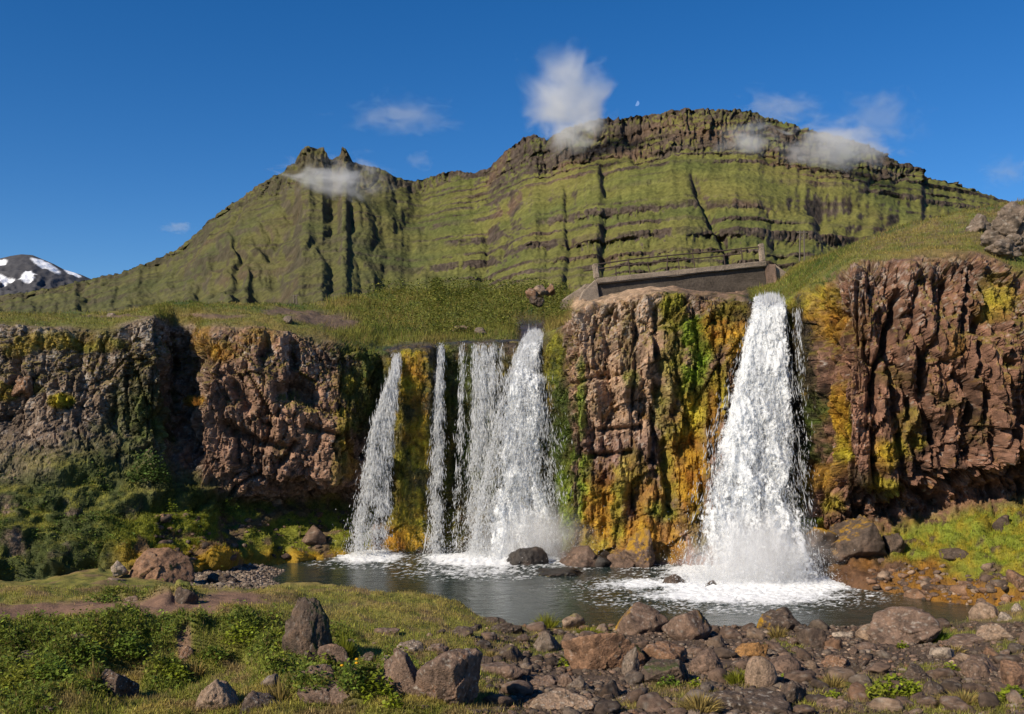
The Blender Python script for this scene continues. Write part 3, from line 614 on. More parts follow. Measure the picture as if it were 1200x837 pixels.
WTS = tps_fit(GP)
def ground_base(x, y):
    x = np.asarray(x, float).ravel(); y = np.asarray(y, float).ravel(); out = np.zeros(len(x)); n = len(GP)
    for s in range(0, len(x), 20000):
        xx = np.c_[x[s:s+20000], y[s:s+20000]]
        r2 = ((xx[:, None]-GP[None, :, :2])**2).sum(-1)
        out[s:s+20000] = 0.5*(r2*np.log(r2+1e-9))@WTS[:n]+WTS[n]+xx@WTS[n+1:]
    return out
gpx = np.arange(-420, 1640, 2.6)
gY = np.concatenate([np.arange(-6, 6, .5), np.arange(6, 23, 0.055), np.arange(23, 29, .12), np.arange(29, 34, .5)])
GX = None
def build_ground():
    global GX, GZ, GPY
    PX, Y = np.meshgrid(gpx, gY)
    Yw = np.maximum(Y, 6.0)
    X = (PX-600)/F*Yw*np.where(Y < 6, 1+(6-Y)*0.05, 1)
    z = ground_base(X, Y); x = X.ravel(); y = Y.ravel()
    p = np.stack([x, y, z], 1); pxf = PX.ravel(); pyf = HY-(z-EYE)*F/np.maximum(y, 1)
    land = sst(-.1, .25, z)
    b1 = fbm(p*np.array([.9, .9, .9]), 3); b2 = fbm(p*3.5, 3); b3 = fbm(p*12, 2)
    leafy = np.zeros(len(x))
    for cx, cy, rx, ry in [(60,770,110,34),(150,760,70,34),(215,752,30,14),(300,742,60,26),(30,815,60,34),(95,815,40,20),(190,795,30,12),(330,790,40,30),(395,780,30,40),(360,812,40,20),(130,702,40,8),(180,705,30,8),(420,812,40,20),(215,700,18,10),(465,800,30,30)]:
        leafy = np.maximum(leafy, sst(1.25, .5, np.sqrt(((pxf-cx)/rx)**2+((pyf-cy)/ry)**2)+.45*b1))
    dirt = np.zeros(len(x))
    for cx, cy, rx, ry, s in [(60,720,110,10,1),(130,713,90,9,1),(200,712,60,10,1),(270,702,40,9,1),(245,712,26,14,.9),(120,728,60,8,1),(0,734,40,8,1),(215,770,10,12,.9),(150,727,30,5,.6),(430,712,60,5,.2)]:
        dirt = np.maximum(dirt, s*sst(1.2, .7, np.sqrt(((pxf-cx)/rx)**2+((pyf-cy)/ry)**2)+.7*b1+.35*b2))
    beach = sst(1.2, .8, np.sqrt(((pxf-270)/78)**2+((pyf-675)/17)**2)+.2*b1)
    stony = sst(540, 620, pxf+70*b1)*sst(725, 733, pyf)
    mats = np.zeros(len(x))
    for cx, cy, rx, ry in [(640,745,36,16),(690,738,34,10),(795,806,50,16),(868,797,26,14),(1040,812,80,22),(1110,746,60,12),(1130,826,90,14),(965,822,40,16),(815,830,50,14),(600,762,40,12),(560,738,40,8),(1090,785,40,8),(925,755,30,8),(740,830,30,10),(1190,760,30,10)]:
        mats = np.maximum(mats, sst(1.3, .5, np.sqrt(((pxf-cx)/rx)**2+((pyf-cy)/ry)**2)+.8*b1+.4*b2))
    stony = stony*(1-.85*mats)
    w1, _, _, _ = worley(p*np.array([1.5, 1.5, 1.5]), 51); w2, _, _, _ = worley(p*np.array([4., 4, 4]), 52)
    dz = land*((.07+.13*(1-sst(440, 600, pxf)))*b1+0.03*b2*(1-dirt*.7)+0.010*b3)
    dz += leafy*(1-dirt)*(0.30*(.55-w1)+0.12*(.5-w2)+.08)+land*sst(.3, .8, leafy)*.25*fbm(p*.8+60, 2)
    dz += sst(330, 420, pxf)*(1-sst(560, 620, pxf))*land*(0.03*b2+0.03)*(1-leafy)
    for mx_, my_, ax_, ay_, h_ in [(-5.6, 13.4, 1.5, .8, .26), (-3.9, 13.9, .9, .8, .30), (-7.0, 12.6, 1.0, .7, .2), (-2.8, 11.8, .7, .6, .14), (-6.2, 10.9, .8, .5, .12), (-4.75, 12.6, .5, .7, -.22), (-1.9, 14.6, .9, .7, .10)]:
        dz = dz+h_*np.exp(-((x-mx_)/ax_)**2-((y-my_)/ay_)**2)
    z = z+dz
    GX = X; GZ = z.reshape(X.shape); GPY = HY-(GZ-EYE)*F/np.maximum(Y, 1)
    q = np.stack([x, y, z], 1)
    gr = C3(.15, .145, .03); gy_ = C3(.22, .17, .05); gd = C3(.05, .07, .016); br = C3(.15, .10, .075)
    col = gr+(gy_-gr)*sst(-.1, .5, b1+.4*b2)[:, None]; col = col+(gd-col)*(sst(.0, .5, -b2-.2*b1)*.7)[:, None]
    er = (sst(.06, .28, fbm(p*1.3+88, 3))*(1-stony)*.8)[:, None]; col = col*(1-er)+C3(.15, .10, .055)*er; col = col*(1-leafy[:, None]*.8)+C3(.10, .12, .02)*leafy[:, None]*.8
    col = col*(1-dirt[:, None])+(C3(.165, .098, .066)*(1+.25*b2)[:, None])*dirt[:, None]
    st = stony[:, None]; col = col*(1-st)+(C3(.075, .052, .038)*(1+.5*b3+.3*b2)[:, None])*st
    be = beach[:, None]; col = col*(1-be)+C3(.17, .155, .15)*be
    sh = (sst(.16, .03, z)*(1-beach)*sst(380, 440, pxf)*(1-stony))[:, None]; col = col*(1-sh*.7)+C3(.20, .13, .02)*sh*.7
    bed = sst(.02, -.08, z)[:, None]; col = col*(1-bed)+C3(.05, .045, .028)*bed
    o = mk('ground', q, grid_faces(*X.shape), M_ground, col)
    tag(o, 'near bank of turf, bare earth and stones in front of the pool', kind='structure')
    return dict(leafy=leafy.reshape(X.shape), dirt=dirt.reshape(X.shape), stony=stony.reshape(X.shape), beach=beach.reshape(X.shape), col=col.reshape(X.shape+(3,)))
GM = build_ground()
print('ground', time.time()-T0)
_i0 = int(np.searchsorted(gY, 8.0)); _i1 = int(np.searchsorted(gY, 28))
def on_ground(px, py):
    """first point of the near bank along the sight line through a photo pixel -> column, row, position"""
    px = np.atleast_1d(np.asarray(px, float)); py = np.atleast_1d(np.asarray(py, float))
    c = np.clip(np.round((px-gpx[0])/2.6).astype(int), 0, len(gpx)-1)
    r = np.empty(len(px), int)
    for s in range(0, len(px), 4000):
        sl = GPY[_i0:_i1, c[s:s+4000]] <= py[None, s:s+4000]
        r[s:s+4000] = np.argmax(sl, 0)+_i0
    return c, r, np.stack([GX[r, c], gY[r], GZ[r, c]], 1)
def gheight(x, y):
    r = int(np.clip(np.searchsorted(gY, y), 1, len(gY)-1)); px = 600+x*F/max(y, 6); c = int(np.clip(round((px-gpx[0])/2.6), 0, len(gpx)-1))
    return float(GZ[r, c])

# ------------------------------------------------------------------ pool
def falls_spec(): pass
FOAM = [(430,654,48,9,.9),(425,648,30,5,1.),(520,655,30,5,.8),(560,658,60,9,1.1),(600,655,60,9,1.1),(640,660,50,10,.5),(560,670,80,9,.5),(600,640,60,8,1.),(480,660,90,6,.2),
        (870,690,100,18,1.1),(860,700,110,11,.9),(760,686,60,7,.75),(950,688,60,12,.9),(900,706,90,7,.6),(930,700,70,10,.7),(740,690,80,5,.45),(1000,690,36,12,.35),(820,712,90,9,.3),(860,670,80,14,1.2)]
def pool():
    xs = np.arange(-8.5, 13.0, 0.055); ys = np.concatenate([np.arange(18.3, 25, .05), np.arange(25, 32, .085)])
    X, Y = np.meshgrid(xs, ys); x = X.ravel(); y = Y.ravel()
    px = 600+x*F/y; py = HY+EYE*F/y
    p = np.stack([x, y, 0*x], 1)
    turb = np.zeros(len(x)); foam = np.zeros(len(x))
    n1 = fbm(p*np.array([2.2, 2.2, 1]), 4); n2 = fbm(p*np.array([5., 7., 1])+p[:, :1]*0, 4, ridge=True)
    for cx, cy, rx, ry, s in FOAM:
        r = np.sqrt(((px-cx)/rx)**2+((py-cy)/ry)**2)
        turb = np.maximum(turb, s*sst(2.4, .2, r)); foam = np.maximum(foam, s*sst(1.7, .1, r))
    wv = fbm(p*np.array([1.6, 2.6, 1])+.6*n1[:, None], 3, ridge=True); w2 = fbm(p*np.array([5, 8., 1]), 3)
    z = 0.010*wv+0.005*w2+turb*(0.035*n2+0.04*w2+.02)+foam*0.06*np.clip(n2, 0, 1)
    fm = np.clip(sst(.42, .95, foam*1.0+.5*n2+.35*n1-.12*(1-foam)), 0, 1)
    streak = sst(.62, .8, fbm(p*np.array([1.8, 9, 1])+2.5*n1[:, None], 3, ridge=True))*sst(.02, .4, turb)*.8
    fm = np.maximum(fm, streak)
    shal = sst(1.6, .2, np.hypot((px-1090)/110, (py-690)/26))*.8+sst(.2, 1., np.hypot((px-700)/500, (py-690)/40))*.0
    col = C3(.016, .027, .023)*(1-shal[:, None])+C3(.05, .036, .014)*shal[:, None]
    col = col*(1+.6*n1)[:, None]
    m, t, b = nodes('pool_water')
    at = N(t, 'ShaderNodeVertexColor', _layer_name='Col'); fa = N(t, 'ShaderNodeAttribute', _attribute_name='foam')
    tc = N(t, 'ShaderNodeTexCoord'); nz = N(t, 'ShaderNodeTexNoise', Scale=26.0, Detail=5.0, Roughness=.7); t.links.new(tc.outputs['Object'], nz.inputs['Vector'])
    ms = N(t, 'ShaderNodeMath', _operation='SUBTRACT'); ms.inputs[1].default_value = 0.5; t.links.new(nz.outputs[0], ms.inputs[0])
    ma = N(t, 'ShaderNodeMath', _operation='MULTIPLY_ADD'); ma.inputs[1].default_value = 1.7
    t.links.new(ms.outputs[0], ma.inputs[0]); t.links.new(fa.outputs['Fac'], ma.inputs[2])
    fr = N(t, 'ShaderNodeMapRange'); fr.inputs[1].default_value = .15; fr.inputs[2].default_value = .95; t.links.new(ma.outputs[0], fr.inputs[0])
    mx = N(t, 'ShaderNodeMix', _data_type='RGBA'); mx.inputs[7].default_value = (.78, .80, .82, 1)
    t.links.new(fr.outputs[0], mx.inputs[0]); t.links.new(at.outputs[0], mx.inputs[6]); t.links.new(mx.outputs[2], b.inputs['Base Color'])
    rr = N(t, 'ShaderNodeMapRange'); rr.inputs[3].default_value = .07; rr.inputs[4].default_value = .8; t.links.new(fr.outputs[0], rr.inputs[0]); t.links.new(rr.outputs[0], b.inputs['Roughness'])
    b.inputs['IOR'].default_value = 1.33
    n3 = N(t, 'ShaderNodeTexNoise', Scale=7.0, Detail=6.0, Roughness=.6); mp = N(t, 'ShaderNodeMapping'); mp.inputs['Scale'].default_value = (1, 1.7, 1)
    t.links.new(tc.outputs['Object'], mp.inputs[0]); t.links.new(mp.outputs[0], n3.inputs['Vector'])
    bp = N(t, 'ShaderNodeBump', Strength=.6, Distance=.016); t.links.new(n3.outputs[0], bp.inputs['Height']); t.links.new(bp.outputs[0], b.inputs['Normal'])
    o = mk('water', np.stack([x, y, z], 1), grid_faces(*X.shape), m, col, attrs={'foam': fm})
    tag(o, 'dark green plunge pool with white foam under the falls', kind='structure')
pool()
print('pool', time.time()-T0)

def ico(level):
    import bmesh
    bm = bmesh.new(); bmesh.ops.create_icosphere(bm, subdivisions=level, radius=1)
    V = np.array([v.co[:] for v in bm.verts]); Fc = np.array([[v.index for v in f.verts] for f in bm.faces]); bm.free()
    return V/np.linalg.norm(V, axis=1)[:, None], Fc
ICO = {k: ico(k) for k in (1, 2, 3, 4, 5, 6)}
# ------------------------------------------------------------------ waterfalls
def fall_mat(name='falling_water'):
    m, t, b = nodes(name); b.inputs['Base Color'].default_value = (.86, .88, .90, 1); b.inputs['Roughness'].default_value = .5
    uv = N(t, 'ShaderNodeUVMap'); at = N(t, 'ShaderNodeAttribute', _attribute_name='dens')
    mp = N(t, 'ShaderNodeMapping'); mp.inputs['Scale'].default_value = (5.0, 1.5, 1); t.links.new(uv.outputs[0], mp.inputs[0])
    n1 = N(t, 'ShaderNodeTexNoise', Scale=1.0, Detail=7.0, Roughness=.68); t.links.new(mp.outputs[0], n1.inputs['Vector'])
    mp2 = N(t, 'ShaderNodeMapping'); mp2.inputs['Scale'].default_value = (16.0, 9, 1); t.links.new(uv.outputs[0], mp2.inputs[0])
    n2 = N(t, 'ShaderNodeTexNoise', Scale=1.0, Detail=5.0, Roughness=.7); t.links.new(mp2.outputs[0], n2.inputs['Vector'])
    ad = N(t, 'ShaderNodeMath', _operation='ADD'); t.links.new(n1.outputs[0], ad.inputs[0]); t.links.new(n2.outputs[0], ad.inputs[1])
    s = N(t, 'ShaderNodeMath', _operation='SUBTRACT'); s.inputs[1].default_value = 1.0; t.links.new(ad.outputs[0], s.inputs[0])
    k = N(t, 'ShaderNodeMath', _operation='MULTIPLY_ADD'); k.inputs[1].default_value = 2.3; t.links.new(s.outputs[0], k.inputs[0]); t.links.new(at.outputs['Fac'], k.inputs[2])
    r = N(t, 'ShaderNodeMapRange', _interpolation_type='SMOOTHSTEP'); r.inputs[1].default_value = .36; r.inputs[2].default_value = .80; r.inputs[4].default_value = .97; t.links.new(k.outputs[0], r.inputs[0])
    bp = N(t, 'ShaderNodeBump', Strength=.7, Distance=.06); t.links.new(ad.outputs[0], bp.inputs['Height']); t.links.new(bp.outputs[0], b.inputs['Normal'])
    tl = N(t, 'ShaderNodeBsdfTranslucent'); tl.inputs[0].default_value = (.8, .84, .88, 1); mt = N(t, 'ShaderNodeMixShader'); mt.inputs[0].default_value = .35
    t.links.new(b.outputs[0], mt.inputs[1]); t.links.new(tl.outputs[0], mt.inputs[2])
    tp = N(t, 'ShaderNodeBsdfTransparent'); mx = N(t, 'ShaderNodeMixShader')
    t.links.new(r.outputs[0], mx.inputs[0]); t.links.new(tp.outputs[0], mx.inputs[1]); t.links.new(mt.outputs[0], mx.inputs[2])
    t.links.new(mx.outputs[0], t.nodes['Material Output'].inputs[0])
    return m
M_fall = fall_mat()
M_drop, _t, _b = nodes('water_drops'); _b.inputs['Base Color'].default_value = (.86, .88, .9, 1); _b.inputs['Roughness'].default_value = .5
_tl = N(_t, 'ShaderNodeBsdfTranslucent'); _tl.inputs[0].default_value = (.85, .87, .9, 1); _mx = N(_t, 'ShaderNodeMixShader'); _mx.inputs[0].default_value = .45
_t.links.new(_b.outputs[0], _mx.inputs[1]); _t.links.new(_tl.outputs[0], _mx.inputs[2]); _tp = N(_t, 'ShaderNodeBsdfTransparent'); _m2 = N(_t, 'ShaderNodeMixShader'); _m2.inputs[0].default_value = .6; _t.links.new(_tp.outputs[0], _m2.inputs[1]); _t.links.new(_mx.outputs[0], _m2.inputs[2]); _t.links.new(_m2.outputs[0], _t.nodes['Material Output'].inputs[0])
def spindles(Pc, D, ln, r):
    """elongated drops: 5 vertices, 6 triangles"""
    n = len(Pc); D = D/(np.linalg.norm(D, axis=1)[:, None]+1e-9)
    a = np.cross(D, np.array([0.3, 1, 0.2])); a /= np.linalg.norm(a, axis=1)[:, None]+1e-9; b = np.cross(D, a)
    ph = rng.uniform(0, 6.28, n)
    V = np.zeros((n, 5, 3)); V[:, 0] = Pc+D*ln[:, None]*.5; V[:, 4] = Pc-D*ln[:, None]*.5
    for k in range(3):
        t = ph+k*2.094
        V[:, 1+k] = Pc+(a*np.cos(t)[:, None]+b*np.sin(t)[:, None])*r[:, None]+D*(ln*.1)[:, None]
    f = np.array([[0, 1, 2], [0, 2, 3], [0, 3, 1], [4, 2, 1], [4, 3, 2], [4, 1, 3]])
    return V.reshape(-1, 3), (np.arange(n)[:, None, None]*5+f[None]).reshape(-1, 3)
def waterfall(rows, label, ndrop, layers=3, sheet=0.5, spread=1.0, name='waterfall', core=(0,), cw=.6, dropsize=1.0, breakup=0.5, spray=0, streams=None, seed=0, mist=None):
    """rows: (py, Y, left px, right px) from lip to pool"""
    rr = np.random.default_rng(100+seed)
    a = np.array(rows, float); t = np.zeros(len(a)); zc = EYE+(HY-a[:, 0])/F*a[:, 1]
    t[1:] = np.cumsum(np.hypot(np.diff(a[:, 1]), np.diff(zc))); H = t[-1]
    xl = (a[:, 2]-600)/F*a[:, 1]; xr = (a[:, 3]-600)/F*a[:, 1]
    def pos(s, u):
        return np.stack([np.interp(u, t, (xl+xr)/2)+s*np.interp(u, t, (xr-xl)/2), np.interp(u, t, a[:, 1]), np.interp(u, t, zc)], -1)
    root = empty(name, (float((xl[-1]+xr[-1])/2), float(a[-1, 1]), 0.0)); tag(root, label, 'waterfall')
    off = np.array(root.location)
    for l in range(layers):
        nv = int(H/0.045); w = (xr-xl).max(); nu = max(10, int(w/0.045))
        sv, uv = np.meshgrid(np.linspace(-1, 1, nu), np.linspace(0, H, nv))
        p = pos(sv, uv).reshape(-1, 3); s = sv.ravel(); u = uv.ravel()/H
        wd = np.interp(uv.ravel(), t, xr-xl)
        n = fbm(p*np.array([2.2, 2.2, .9])+l*9+seed, 4); n2 = fbm(p*np.array([6, 6., 3.])+l*5, 3)
        p[:, 1] += -(0.10+.16*l)*(0.3+u)*1.0-(0.30*n+.10*n2+.025*fbm(p*14+l, 2))*(.4+u)
        nb_ = fbm(p*np.array([1.3, 1., .55])+seed*5, 3); p[:, 0] += 0.05*n2+.28*u*nb_*(wd > .8); top = np.clip(1-u*12, 0, 1); p[:, 2] += top*(.10*fbm(p*np.array([5., 5., 0])+seed, 2)-.04); p[:, 1] += top*.35
        e = 1-np.abs(s)**2
        cd = sum(np.exp(-((s-c*np.minimum(1, u*2))/(cw+.5*np.exp(-u*4)))**2) for c in core)
        dens = sheet*(1.0-breakup*u)*np.clip(cd, 0, 1)+.25*n+(.15+.8*u)*nb_-(1-sst(0, .55, e+.35*n+.2*n2))*.7-.12*l-.35*np.clip(1-u*25, 0, 1)*(.5+1.5*n2)
        if streams is not None:
            st = sum(a_*np.exp(-((s-c)/w_)**2) for c, w_, a_ in streams); dens = sheet*st*(1-breakup*u)+.18*n-.08*l-(1-sst(0, .3, e))*.3
        o = mk('water_sheet', p-off, grid_faces(nv, nu), M_fall, parent=root, attrs={'dens': dens}, uv=np.stack([s*wd*.5+l*3.3+seed*1.7, uv.ravel()+l*1.9], 1))
    n = ndrop
    u = rr.beta(1.35, 1.0, n)
    if streams is not None:
        pr = np.array([x[2]*x[1] for x in streams]); k = rr.choice(len(streams), n, p=pr/pr.sum())
        s = np.array([x[0] for x in streams])[k]+rr.normal(0, 1, n)*np.array([x[1] for x in streams])[k]*(.35+.9*u)
    else:
        k = rr.choice(len(core), n); s = np.array(core)[k]*(.6+.4*u)+rr.normal(0, .42, n)*spread*(.75+.45*u)
    s = np.clip(s, -1-.15*u, 1+.15*u)
    p = pos(s, u*H)
    cl = fbm(p*np.array([2.6, 2.6, 2.2])+seed*3, 3)
    keep = rr.uniform(-.35, .45, n) < cl+.15*(1-u)
    p = p[keep]; u = u[keep]; s = s[keep]; n = len(p)
    p[:, 1] += -(0.1+.45*u)*rr.normal(.5, .55, n); p[:, 0] += rr.normal(0, .05, n); p[:, 2] = np.maximum(p[:, 2]+rr.normal(0, .05, n), .02)
    D = np.stack([s*.16+rr.normal(0, .07+.16*u, n), rr.normal(-.05, .1+.1*u, n), -np.ones(n)], 1)
    r = dropsize*np.exp(rr.normal(0, .45, n))*.0062; ln = np.minimum(r*np.exp(rr.normal(.0, .4, n))*(26.0-17*u), .03+u*H*.8)
    if spray:
        m = spray; sx = rr.uniform(-1.15, 1.15, m); q = pos(sx, np.full(m, H)); hh = rr.exponential(.28, m)
        q[:, 2] = .02+hh; q[:, 1] += rr.normal(-.35, .45, m); q[:, 0] += rr.normal(0, .25, m)
        p = np.r_[p, q]; D = np.r_[D, rr.normal(0, 1, (m, 3))]; r = np.r_[r, np.exp(rr.normal(0, .4, m))*.0075*dropsize]; ln = np.r_[ln, r[-m:]*2.4]
    V, Fc = spindles(p, D, ln, r)
    o = mk('water_drops', V-off, Fc, M_drop, parent=root, smooth=True); o['kind'] = 'stuff'
    if mist:
        m = bpy.data.materials.new('spray_mist'); m.use_nodes = True; t_ = m.node_tree; t_.nodes.remove(t_.nodes['Principled BSDF'])
        pv = N(t_, 'ShaderNodeVolumePrincipled'); pv.inputs['Color'].default_value = (1, 1, 1, 1)
        tc = N(t_, 'ShaderNodeTexCoord'); ln_ = N(t_, 'ShaderNodeVectorMath', _operation='LENGTH'); t_.links.new(tc.outputs['Object'], ln_.inputs[0])
        nz = N(t_, 'ShaderNodeTexNoise', Scale=1.8, Detail=5.0, Roughness=.6); t_.links.new(tc.outputs['Object'], nz.inputs['Vector'])
        fo = N(t_, 'ShaderNodeMapRange'); fo.inputs[1].default_value = .1; fo.inputs[2].default_value = 1; fo.inputs[3].default_value = .5; fo.inputs[4].default_value = -.4; t_.links.new(ln_.outputs['Value'], fo.inputs[0])
        ad = N(t_, 'ShaderNodeMath', _operation='ADD'); t_.links.new(nz.outputs[0], ad.inputs[0]); t_.links.new(fo.outputs[0], ad.inputs[1])
        mr = N(t_, 'ShaderNodeMapRange', _interpolation_type='SMOOTHSTEP'); mr.inputs[1].default_value = .4; mr.inputs[2].default_value = 1.0; mr.inputs[4].default_value = mist[3]; t_.links.new(ad.outputs[0], mr.inputs[0])
        t_.links.new(mr.outputs[0], pv.inputs['Density']); t_.links.new(pv.outputs[0], t_.nodes['Material Output'].inputs['Volume'])
        V, Fc = ICO[3]; o = mk('spray_mist', V, Fc, m, parent=root); o['kind'] = 'stuff'; o.scale = mist[:3]; o.location = (0, mist[4], mist[5])
    return root
waterfall([(416,30.2,461,468),(440,29.6,457,468),(500,29.1,434,462),(560,28.9,420,460),(610,28.8,412,458),(651,28.8,408,456)], 'thin leaning waterfall at the far left, fanning out to a wide base', 26000, 2, .62, streams=[(-.45, .22, .75), (.25, .28, .55), (.8, .12, .5)], breakup=.45, seed=1, spray=700)
waterfall([(404,31.0,511,523),(450,30.4,508,522),(520,30.1,505,522),(600,29.6,502,521),(650,29.2,502,522)], 'narrow straight ribbon of water between the mossy pillar and the wider curtain', 13000, 2, .6, streams=[(0, .5, 1)], breakup=.5, seed=2, spray=400)
waterfall([(402,31.0,538,590),(450,30.2,538,588),(520,29.9,536,586),(600,29.5,532,586),(652,29.0,530,590)], 'broken curtain of falling strands just left of the main middle cascade', 24000, 2, .44, streams=[(-.85, .10, .5), (-.25, .13, .7), (.12, .22, 1.0), (.55, .16, .9), (.92, .1, .5)], breakup=.55, seed=3, spray=800)
waterfall([(389,32.5,622,640),(403,31.0,612,638),(420,30.4,604,636),(436,29.9,600,638),(452,29.5,594,652),(500,29.2,584,664),(560,28.9,574,674),(620,28.6,566,684),(655,28.3,560,694)], 'white middle cascade that bursts off a ledge and fans out', 60000, 5, 1.1, core=(-.55, -.2), cw=.55, breakup=.60, seed=4, spray=5000, mist=(2.3, 1.1, 1.8, 1.1, -.5, .6))
waterfall([(346,28.6,884,916),(362,27.5,880,918),(400,27.1,868,921),(450,26.6,852,925),(520,26.0,831,929),(600,25.4,812,938),(650,24.9,808,948),(690,24.2,800,952)], 'widest and tallest waterfall, a thick white torrent at the right', 60000, 5, 1.25, core=(-.1, .35), cw=.75, breakup=.50, seed=5, spray=9000, mist=(2.6, 1.3, 2.2, 1.3, -.5, .6))
waterfall([(362,26.9,928,934),(370,26.5,931,937),(420,26.3,933,940),(470,26.1,933,943),(560,26.1,932,948)], 'thin silver trickle down the dark wall right of the widest torrent', 700, 1, .5, streams=[(-.3, .25, .9), (.5, .15, .6)], breakup=.6, seed=6)
print('falls', time.time()-T0)

# ------------------------------------------------------------------ rocks
def rock_shape(seed, level=4, planes=12, sharp=26.0, rough=1.0, round_=0.25):
    r = np.random.default_rng(seed); V, Fc = ICO[level]
    n = r.normal(size=(planes, 3)); n /= np.linalg.norm(n, axis=1)[:, None]; d = r.uniform(.55, 1.0, planes)
    dt = np.maximum(V@n.T, 1e-3)/d[None]
    rad = 1/((dt**sharp).sum(1)**(1/sharp)); rad = np.minimum(rad, 1.35)
    rad = rad*(1-round_)+round_*.85
    if level >= 3: rad = rad+rough*.10*(1-round_)*facets(V*1.7+seed, seed % 11, 1.0)[0]
    P_ = V*rad[:, None]
    if level >= 3: rad = rad+rough*(.07*fbm(P_*1.6+seed, 3)+.035*fbm(P_*5+seed, 3)-.05*np.clip(fbm(P_*2.6+seed+9, 3, ridge=True)-.35, 0, 1))
    else: rad = rad+.05*rough*perlin(P_*2+seed)
    if level >= 5: rad = rad+rough*(.015*facets(P_*5+seed, 3, .7)[0]-.03*sst(.35, .2, worley(P_*7+seed, 4)[0])*(seed % 2))
    P_ = V*rad[:, None]
    P_ /= np.abs(P_).max(0)
    return P_, Fc
RC = dict(brown=C3(.140, .092, .066), grey=C3(.155, .118, .09), dark=C3(.080, .056, .041), red=C3(.185, .105, .062), pale=C3(.30, .24, .185), tan=C3(.23, .16, .11), wet=C3(.04, .033, .028), orange=C3(.25, .13, .045))
MC = dict(o=C3(.27, .15, .012), y=C3(.20, .17, .02), g=C3(.12, .16, .02), r=C3(.10, .035, .012), e=C3(.10, .10, .018), d=C3(.045, .055, .014))
M_rock = surf_mat('boulder_rock', 5, .4, .7, .03, .85, wet=True, scale2=40)
def rock_col(Pw, base, seed, moss=None, mamt=0.0, lich=.3, nrm=None, mdir=(0, 0, 1)):
    n1 = fbm(Pw*1.8+seed, 3); n2 = fbm(Pw*6+seed, 3); n3 = fbm(Pw*15+seed, 2); c = RC[base]*(1+.5*n1+.6*n2+.5*n3)[:, None]; c = c*(1-.45*sst(.12, .35, fbm(Pw*3.3+seed+50, 3)))[:, None]
    c = c+(RC['red']-c)*(sst(.1, .6, n1)*.35)[:, None]
    l = sst(.30, .42, fbm(Pw*9+seed+5, 3)+.12*nrm[:, 2])*lich; c = c*(1-l[:, None])+C3(.38, .35, .30)*l[:, None]
    if moss:
        md = np.array(mdir, float); md /= np.linalg.norm(md)
        m = sst(.15, .5, nrm@md-(1-mamt)*1.1+.55*n1+.35*n2); c = c*(1-m[:, None])+MC[moss]*(1+.5*n2)[:, None]*m[:, None]
    return c
def vnorm(V, Fc):
    f = np.cross(V[Fc[:, 1]]-V[Fc[:, 0]], V[Fc[:, 2]]-V[Fc[:, 0]]); n = np.zeros_like(V)
    for k in range(3): np.add.at(n, Fc[:, k], f)
    return n/(np.linalg.norm(n, axis=1)[:, None]+1e-12)
def boulder(px, py, w, h, label, base='brown', seed=0, Y=None, moss=None, mamt=0.0, lich=.3, tilt=0, sharp=40, planes=10, round_=.04, depth=.9, wet=0, level=None, mdir=(0, 0, 1), name='boulder', cat='boulder', sink=.25, rough=1.0):
    if Y == 's': Y = on_sheet(px, py+h*.4)+.3*w*28/F
    if Y is None:
        _, _, q = on_ground([px], [min(py+h*.36, 836)]); Yb = float(q[0, 1]); Y = Yb+.35*w*Yb/F
    w = w*1.14; h = h*1.14
    c = P(np.array(px, float), np.array(py, float), Y)
    sx = w/2*Y/F; sz = h/2*Y/F
    sx = sx
    if level is None: level = 6 if w > 70 else (5 if w > 38 else 4)
    V, Fc = rock_shape(seed*7+3, level, planes, sharp, rough, round_)
    sc = np.array([sx, sx*depth, sz*(1+sink)])
    V = V*sc; ct, st = math.cos(tilt), math.sin(tilt)
    V = V@np.array([[ct, 0, st], [0, 1, 0], [-st, 0, ct]]).T if tilt else V
    n = vnorm(V, Fc)
    bz = c[2]-sz*sink
    col = rock_col(V/sx*1.0, base, seed, moss, mamt, lich, n, mdir)
    lowwet = sst(.22, .05, V[:, 2]+bz)*.7 if wet else 0
    col = col*(1-.45*np.maximum(lowwet, 0))[:, None] if wet else col
    o = mk(name, V, Fc, M_rock, col, attrs={'wet': np.full(len(V), float(wet))})
    o.location = (float(c[0]), float(Y), float(bz))
    tag(o, label, cat); return o
BIG = []; BIGS = {}
def B(*a, **k):
    k['seed'] = k.get('seed', len(BIG)+1); BIG.append((a[0], a[1], a[2], a[3])); BIGS[k['seed']] = (a[0], a[1], a[2]); return boulder(*a, **k)
# right foreground
B(752,728,58,40,'brown boulder at the water edge pitted with round holes, orange moss upper left',moss='o',mamt=.35,mdir=(-.6,0,.7),round_=.4,seed=21)
B(704,764,84,66,'large reddish slab boulder leaning to the left with an orange lichen spot','red',moss='d',mamt=.55,mdir=(.9,-.2,.2),tilt=-.5,planes=8,sharp=22,round_=.05,seed=5,depth=.7)
B(807,736,54,38,'rounded brown boulder by the water, right of the pitted one',moss='o',mamt=.35,mdir=(.7,0,.6),round_=.45,seed=9,lich=.4)
B(779,770,52,38,'layered reddish boulder leaning against the stones behind it','red',tilt=-.45,planes=8,seed=12,depth=.7)
B(827,779,38,34,'smooth dark rounded boulder with a pointed top','brown',round_=.4,seed=14,lich=.1)
B(640,752,34,34,'grey faceted rock standing in yellow grass','grey',seed=15)
B(669,730,30,20,'pale topped rock at the shore among grass tufts','tan',moss='y',mamt=.4,seed=16)
B(740,779,20,38,'pointed grey stone standing upright','grey',seed=17,round_=.1)
B(788,790,72,36,'long dark mossy boulder beside leafy green plants','dark',moss='d',mamt=.5,seed=18)
B(662,824,78,28,'flat pale topped boulder cut by the bottom of the picture','tan',seed=19,lich=.5)
